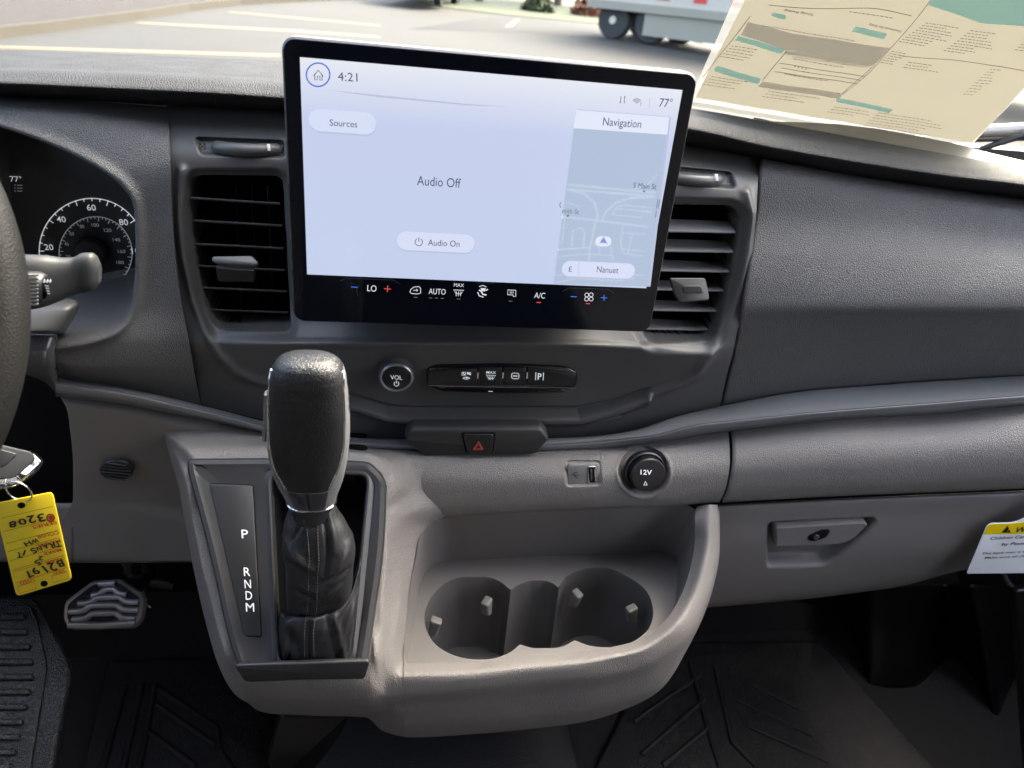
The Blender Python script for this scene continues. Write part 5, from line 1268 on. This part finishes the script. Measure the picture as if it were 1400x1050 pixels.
# kerb and mulch bed
KB = [(-120, 66), (0, 52), (60, 45), (130, 35), (200, 25.5), (260, 15), (330, 7), (420, 2), (520, -3)]
V = []
for x, y in KB:
    p = gz(x, y); V += [p, p + np.array([0, .02, .15]), p + np.array([-.05, .22, .15]), p + np.array([-.05, .24, .10])]
F = [(i * 4 + k, (i + 1) * 4 + k, (i + 1) * 4 + k + 1, i * 4 + k + 1) for i in range(len(KB) - 1) for k in range(3)]
k_ = mesh('kerb', V, F, kerbm, None, False); props(k_, 'pale concrete kerb curving along the brown mulch bed outside', 'kerb')
mb = []
for x, y in KB: mb.append(gz(x, y) + np.array([-.05, .24, .10]))
mbb = [gz(-500, 30) + np.array([0, 0, .1]), gz(-500, -20) + np.array([0, 0, .15]), gz(520, -12) + np.array([0, 0, .12])]
o = mesh('ground_bed', mb + mbb[::-1], [tuple(range(len(mb) + 3))], mulch, None, False); structure(o)
# grass verge and trees at the far side
gpoly('verge', [(590, 9), (700, 22), (850, 36), (960, 60), (1000, 20), (850, -5), (700, -12), (560, -8)], grassm, .02)
leafm = mat('leaves', (.04, .055, .02), .8, var=(.5, 2)); bark = mat('bark', (.09, .07, .055), .9, var=(.4, 8))
def tree(px, py, h, label, leaf=True, orange=False):
    b = gz(px, py); e = empty('tree', b, label, 'tree')
    rnd = random.Random(int(px))
    tube('trunk', [b, b + np.array([.05, 0, h * .3]), b + np.array([-.05, 0, h * .7])], [.16, .12, .07], bark, e, 10)
    for k in range(5):
        a = rnd.uniform(0, 6.28); z0_ = h * rnd.uniform(.25, .55)
        tube('limb', [b + np.array([0, 0, z0_]), b + np.array([math.cos(a) * .8, math.sin(a) * .8, z0_ + h * .25])], [.06, .02], bark, e, 6)
    V, F = [], []
    for k in range(1400):
        a, u_, r_ = rnd.uniform(0, 6.28), rnd.uniform(-1, 1), rnd.random() ** .5
        c_ = b + np.array([math.cos(a) * math.sqrt(1 - u_ * u_) * r_ * h * .38, math.sin(a) * math.sqrt(1 - u_ * u_) * r_ * h * .38, h * .72 + u_ * r_ * h * .36])
        if rnd.random() < .3 and math.sin(c_[0] * 3) > .2: continue
        d1 = np.array([rnd.uniform(-1, 1) for _ in range(3)]) * .16; d2 = np.array([rnd.uniform(-1, 1) for _ in range(3)]) * .16
        i = len(V); V += [c_ - d1, c_ + d2, c_ + d1, c_ - d2]; F.append((i, i + 1, i + 2, i + 3))
    m = mesh('crown', V, F, leafm, e, False); m['kind'] = 'stuff'
tree(762, 8, 5.0, 'bare-trunked tree nearest the parked white car beyond the lot')
tree(800, 11, 5.5, 'tree with dark trunk just left of the trailer wheels')
tree(655, 2, 4.5, 'small tree on the grass verge left of the other trees')
def bush(px, py, s, m, label):
    b = gz(px, py); rnd = random.Random(px); V, F = [], []
    for k in range(500):
        v = np.array([rnd.gauss(0, 1), rnd.gauss(0, 1), abs(rnd.gauss(0, 1))]); v /= np.linalg.norm(v); v *= s * rnd.uniform(.6, 1)
        d1 = np.array([rnd.uniform(-1, 1) for _ in range(3)]) * .15 * s; d2 = np.array([rnd.uniform(-1, 1) for _ in range(3)]) * .15 * s
        i = len(V); V += [b + v - d1, b + v + d2, b + v + d1, b + v - d2]; F.append((i, i + 1, i + 2, i + 3))
    props(mesh('bush', V, F, m, None, False), label, 'bush')
bush(806, 22, .7, mat('rust_leaves', (.14, .05, .02), .8, var=(.3, 3)), 'small orange bush beside the trailer wheels')
bush(735, 16, .6, leafm, 'low green bush under the tree left of the orange bush')
# white car far away at the top edge
def farcar(px, py, label):
    b = gz(px, py); e = empty('parked_car', b, label, 'car'); e.rotation_euler.z = math.radians(76)
    wp = mat('car_white', (.75, .75, .75), .3, coat=.5)
    pr = [(-2.2, .35), (-2.25, .8), (-1.4, 1.0), (-.8, 1.45), (.9, 1.45), (1.7, .95), (2.2, .85), (2.25, .35)]
    V = [b + np.array([x, y, z]) for y in (-.85, .85) for x, z in pr]; n = len(pr)
    F = [tuple(range(n)), tuple(reversed(range(n, 2 * n)))] + [(i, (i + 1) % n, n + (i + 1) % n, n + i) for i in range(n)]
    recalc(mesh('body', V, F, wp, e, False, bevel=.08))
    for x0_, x1_ in ((-1.15, -.1), (.0, 1.1)):
        mesh('window', [b + np.array(v) for v in ((x0_, -.87, 1.0), (x1_ + .25, -.87, 1.0), (x1_ - .1, -.87, 1.36), (x0_ + .25, -.87, 1.36))], [(0, 1, 2, 3)], M['glass_bezel'], e, False)
    for x_ in (-1.4, 1.45): revolve('wheel', b + np.array([x_, -.9, .33]), (0, 1, 0), [(.33, 0), (.33, .2), (.2, .2), (.18, .0)], 24, M['black'], e)
farcar(578, 5, 'white parked car far beyond the lot at the top edge')
# ---- trailer
w0 = gz(833, 53); w1 = gz(862, 57)
sc_w = 1.0
tl = empty('semi_trailer', w0, 'white semi trailer with red marks and twin wheels parked across the lot', 'trailer')
xd = np.array([1., 0, 0.])
trw = mat('trailer_white', (.50, .44, .36), .45, var=(.06, 1)); trim2 = mat('trailer_skirt', (.30, .27, .21), .6, var=(.1, 1.2)); tyre = mat('tyre', (.03, .03, .032), .8); wheelm = mat('wheel_disc', (.6, .54, .42), .5, var=(.1, 3)); redm = mat('trailer_red', (.62, .05, .05), .5)
Yt = w0[1]; mpp = w0[1] * 1.155 / 1034
def tx(px, py): return P(px, py, Yt)
tb_ = tx(814, 0)[2]
box('cargo_box', (tx(812, 0)[0] - .2, Yt - .05, tb_), (tx(812, 0)[0] + 15, Yt + 2.4, tb_ + 2.8), trw, tl)
box('bottom_rail', (tx(812, 0)[0] - .2, Yt - .10, tb_ - .18), (tx(812, 0)[0] + 15, Yt + .05, tb_ + .02), trim2, tl)
xs_ = tx(886, 15)[0]
box('side_skirt', (xs_, Yt - .03, tx(886, 48)[2]), (xs_ + 6.5, Yt + .03, tb_ - .18), trim2, tl)
for k in range(12):
    x_ = tx(812, 0)[0] + .8 + k * 1.0
    box('reflector_mark', (x_, Yt - .06, tb_ + .15), (x_ + .35, Yt - .05, tb_ + .27), redm, tl)
for dx_ in (0, 1.12):
    b = w0 + np.array([dx_, 0, 0]); r_ = .46
    for dy_ in (0, 1.9):
        c_ = np.array([b[0], Yt + .05 + dy_, b[2] + r_])
        ty_ = revolve('tyre', c_, (0, 1, 0), [(r_ * .62, 0), (r_ * .95, 0), (r_, .04), (r_, .26), (r_ * .9, .30), (r_ * .3, .3)], 40, tyre, tl)
        revolve('wheel_disc', c_, (0, 1, 0), [(r_ * .56, .01), (r_ * .53, .06), (r_ * .25, .03), (r_ * .2, -.03), (.01, -.03)], 32, wheelm, ty_)
box('underframe', (tx(812, 0)[0], Yt + .5, w0[2] + .5), (tx(812, 0)[0] + 12, Yt + 2.0, tb_ - .1), tyre, tl)
tl.rotation_euler.z = math.radians(-42)
# far tree line so that the world goes on beyond the lot
structure(box('hedge_row', (-150, 90, GZ + 4), (150, 94, GZ + 10), mat('far_green', (.04, .05, .025), .9, var=(.5, .3))))
# ---- bonnet, cowl and wiper seen through the glass on the right
hood = mat('white_paint', (.14, .136, .13), .3, coat=.6)
structure(sheet('bonnet', np.array([[np.array([x, Y, -.20 - .10 * (Y - 1.0) - .18 * (x - .06) ** 2 * .5]) for x in np.linspace(-.75, 1.05, 20)] for Y in np.linspace(.98, 1.75, 12)]), hood, None, .01))
cowlm = mat('cowl', (.03, .03, .03), .6)
structure(box('cowl', (-.85, .90, -.26), (1.0, .99, -.16), cowlm))
wp_ = empty('wiper', P(1385, 185, .95), 'grey windshield wiper arm lying past the corner of the paper sticker', 'wiper')
tube('wiper_arm', [P(1200, 176, .98), P(1300, 182, .95), P(1352, 178, .92), P(1450, 172, .90)], .007, M['silver'], wp_, 8)
tube('wiper_blade', [P(1180, 190, .97), P(1300, 190, .94), P(1450, 186, .90)], .005, M['black'], wp_, 8)
tube('wiper_link', [P(1340, 204, .93), P(1400, 185, .90), P(1440, 160, .88)], .004, M['black'], wp_, 8)
# ================================================================== WINDOW STICKER
def paper(name, col, tr_=.55):
    m = bpy.data.materials.new(name); m.use_nodes = True; t = m.node_tree; b = t.nodes['Principled BSDF']
    out_ = t.nodes['Material Output']; b.inputs['Base Color'].default_value = (*col, 1); b.inputs['Roughness'].default_value = .7
    tl_ = t.nodes.new('ShaderNodeBsdfTranslucent'); tl_.inputs[0].default_value = (*col, 1); mx = t.nodes.new('ShaderNodeMixShader'); mx.inputs[0].default_value = tr_
    t.links.new(b.outputs[0], mx.inputs[1]); t.links.new(tl_.outputs[0], mx.inputs[2]); t.links.new(mx.outputs[0], out_.inputs[0]); return m
pap = paper('paper_cream', (.205, .192, .155)); pteal = paper('print_teal', (.42, .74, .82), .9); pgrey = paper('print_grey', (.60, .60, .62), .9); pink = paper('print_ink', (.06, .06, .065), .9); pclear = paper('clear_sleeve', (.16, .16, .155), .6)
t_ = pclear.node_tree; o2 = t_.nodes['Material Output']; src = o2.inputs[0].links[0].from_socket; tp_ = t_.nodes.new('ShaderNodeBsdfTransparent'); tp_.inputs[0].default_value = (.95, .95, .94, 1)
m2 = t_.nodes.new('ShaderNodeMixShader'); m2.inputs[0].default_value = .6; t_.links.new(tp_.outputs[0], m2.inputs[1]); t_.links.new(src, m2.inputs[2]); t_.links.new(m2.outputs[0], o2.inputs[0])
stc = empty('window_sticker', ws(1150, 100), 'large cream paper price sticker in a clear sleeve on the windshield, printed side outward', 'sticker')
def wpoly(name, pts, m, off, n=6):
    # subdivide so that it follows the curved glass
    A = [np.array(p, float) for p in pts]
    a, b, c_, d = A  # quad: tl tr br bl
    V, F = [], []
    for j in range(n + 1):
        for i in range(n + 1):
            u_, v_ = i / n, j / n
            q_ = (a * (1 - u_) + b * u_) * (1 - v_) + (d * (1 - u_) + c_ * u_) * v_
            wav = .0003 * math.sin(q_[0] * .06 + q_[1] * .11) + .0003 * math.sin(q_[0] * .023 - q_[1] * .07)
            V.append(ws(q_[0], q_[1], off + .004 + wav))
    F = [(j * (n + 1) + i, j * (n + 1) + i + 1, (j + 1) * (n + 1) + i + 1, (j + 1) * (n + 1) + i) for j in range(n) for i in range(n)]
    return mesh(name, V, orient(F, V), m, stc, True)
wpoly('clear_sleeve', [(1018, -40), (1560, -40), (1320, 199), (940, 138)], pclear, 0, 24)
wpoly('paper_sheet', [(1036, -40), (1540, -40), (1330, 191), (950, 128)], pap, .0006, 30)
SA, SB_, SC_, SD_ = [np.array(p, float) for p in ((1036, -40), (1540, -40), (1330, 191), (950, 128))]
W2 = lambda x, y, off=0: ws(x, y, off + .004 + .0003 * math.sin(x * .06 + y * .11) + .0003 * math.sin(x * .023 - y * .07))
def band(name, pts, m, off=.0013): return wpoly(name, pts, m, off, 10)
band('teal_header', [(1280, -40), (1540, -40), (1480, 20), (1268, 0)], pteal); band('teal_header', [(1268, 0), (1480, 20), (1400, 30), (1340, 25)], pteal)
band('grey_band', [(1022, 23), (1076, 38), (1072, 61), (1012, 41)], pgrey)
band('grey_band', [(1076, 38), (1216, 60), (1197, 81), (1072, 61)], pgrey)
band('teal_band', [(1009, 42), (1073, 61), (1066, 67), (1003, 48)], pteal); band('teal_band', [(980, 84), (1040, 102), (1036, 110), (975, 91)], pteal)
band('teal_band', [(1146, 128), (1220, 144), (1214, 149), (1141, 133)], pteal)
band('grey_header', [(1074, 62), (1195, 80), (1190, 85), (1070, 67)], pgrey); band('grey_footer', [(1042, 106), (1150, 122), (1144, 129), (1036, 113)], pgrey)
band('teal_scale', [(1170, 30), (1212, 39), (1207, 47), (1163, 37)], pteal); band('teal_scale', [(1057, 10), (1075, 15), (1072, 21), (1053, 15)], pteal)
for pts in ([(1270, -5), (1225, 50), (1190, 90), (1145, 128)], [(1075, 62), (1042, 104)], [(1025, 15), (960, 100)], [(1195, 82), (1150, 122)], [(1065, 80), (1182, 98)], [(1058, 92), (1172, 108)], [(1068, 87), (1176, 103)], [(1050, 0), (1120, 5), (1180, 3), (1245, 14)], [(1230, 70), (1340, 80), (1410, 92)]):
    pp = [tuple(v) for v in resamp([(a, b, 0) for a, b in pts], 14)[:, :2]]
    line('print_rule', pp, 1.1, W2, pink, stc, .0016)
# small print: rows of short strokes, mirrored lettering at reading size where it can be made out
def wt(s, a, b, h, m=None): text(s, a, b, h, W2, m or pink, stc, .0020, mirror=False, bold=.01, name='print')
wt('Greenhouse Gas Rating', (1232, 34), (1188, 25), 4.2); wt('Smog Rating', (1112, 12), (1072, 5), 4.2)
wt('GOVERNMENT SAFETY RATINGS', (1185, 84), (1082, 69), 3.4, pap)
strk = []
rn = random.Random(9)
def block(x0_, y0_, n, L, dx, dy, sl=.16, dens=.8):
    for k in range(n):
        x, y = x0_ + dx * k, y0_ + dy * k; e = x + L * rn.uniform(.55, 1)
        while x < e:
            l = rn.uniform(2, 6)
            strk.append(line('s', [(x, y + (x - x0_) * sl), (x + l, y + (x + l - x0_) * sl)], 1.2, W2, pink, stc, .0016)); x += l + 1.4
block(1264, 24, 9, 55, -4.5, 4.0); block(1325, 34, 9, 50, -4.5, 4.2); block(1398, 50, 4, 40, -4, 4); block(1218, 64, 6, 22, -3, 3.4); block(1240, 78, 3, 50, -3, 4); block(1352, 88, 10, 16, -4, 4.2, .1)
block(1000, 56, 5, 46, -4, 4.4); block(972, 98, 4, 50, -4, 4); block(1084, 74, 1, 80, 0, 0); block(1072, 95, 1, 80, 0, 0); block(1050, 118, 3, 70, -4, 4.2); block(1140, 140, 3, 60, -5, 4); block(1200, 148, 6, 100, -4, 4.0); block(1040, 28, 1, 150, 0, 0, .17); block(1160, 8, 1, 80, 0, 0)
joinobs('small_print', strk, stc, 'stuff')
for (x, y) in ((1086, 84), (1091, 85), (1096, 86), (1101, 87), (1098, 91), (1104, 92)): line('rating_star', [(x - 1, y), (x + 1, y + .3)], 2, W2, pink, stc, .0018)
wpoly('sleeve_fold', [(945, 132), (1325, 194), (1322, 200), (940, 139)], paper('sleeve_edge', (.24, .24, .23), .5), .002, 24)
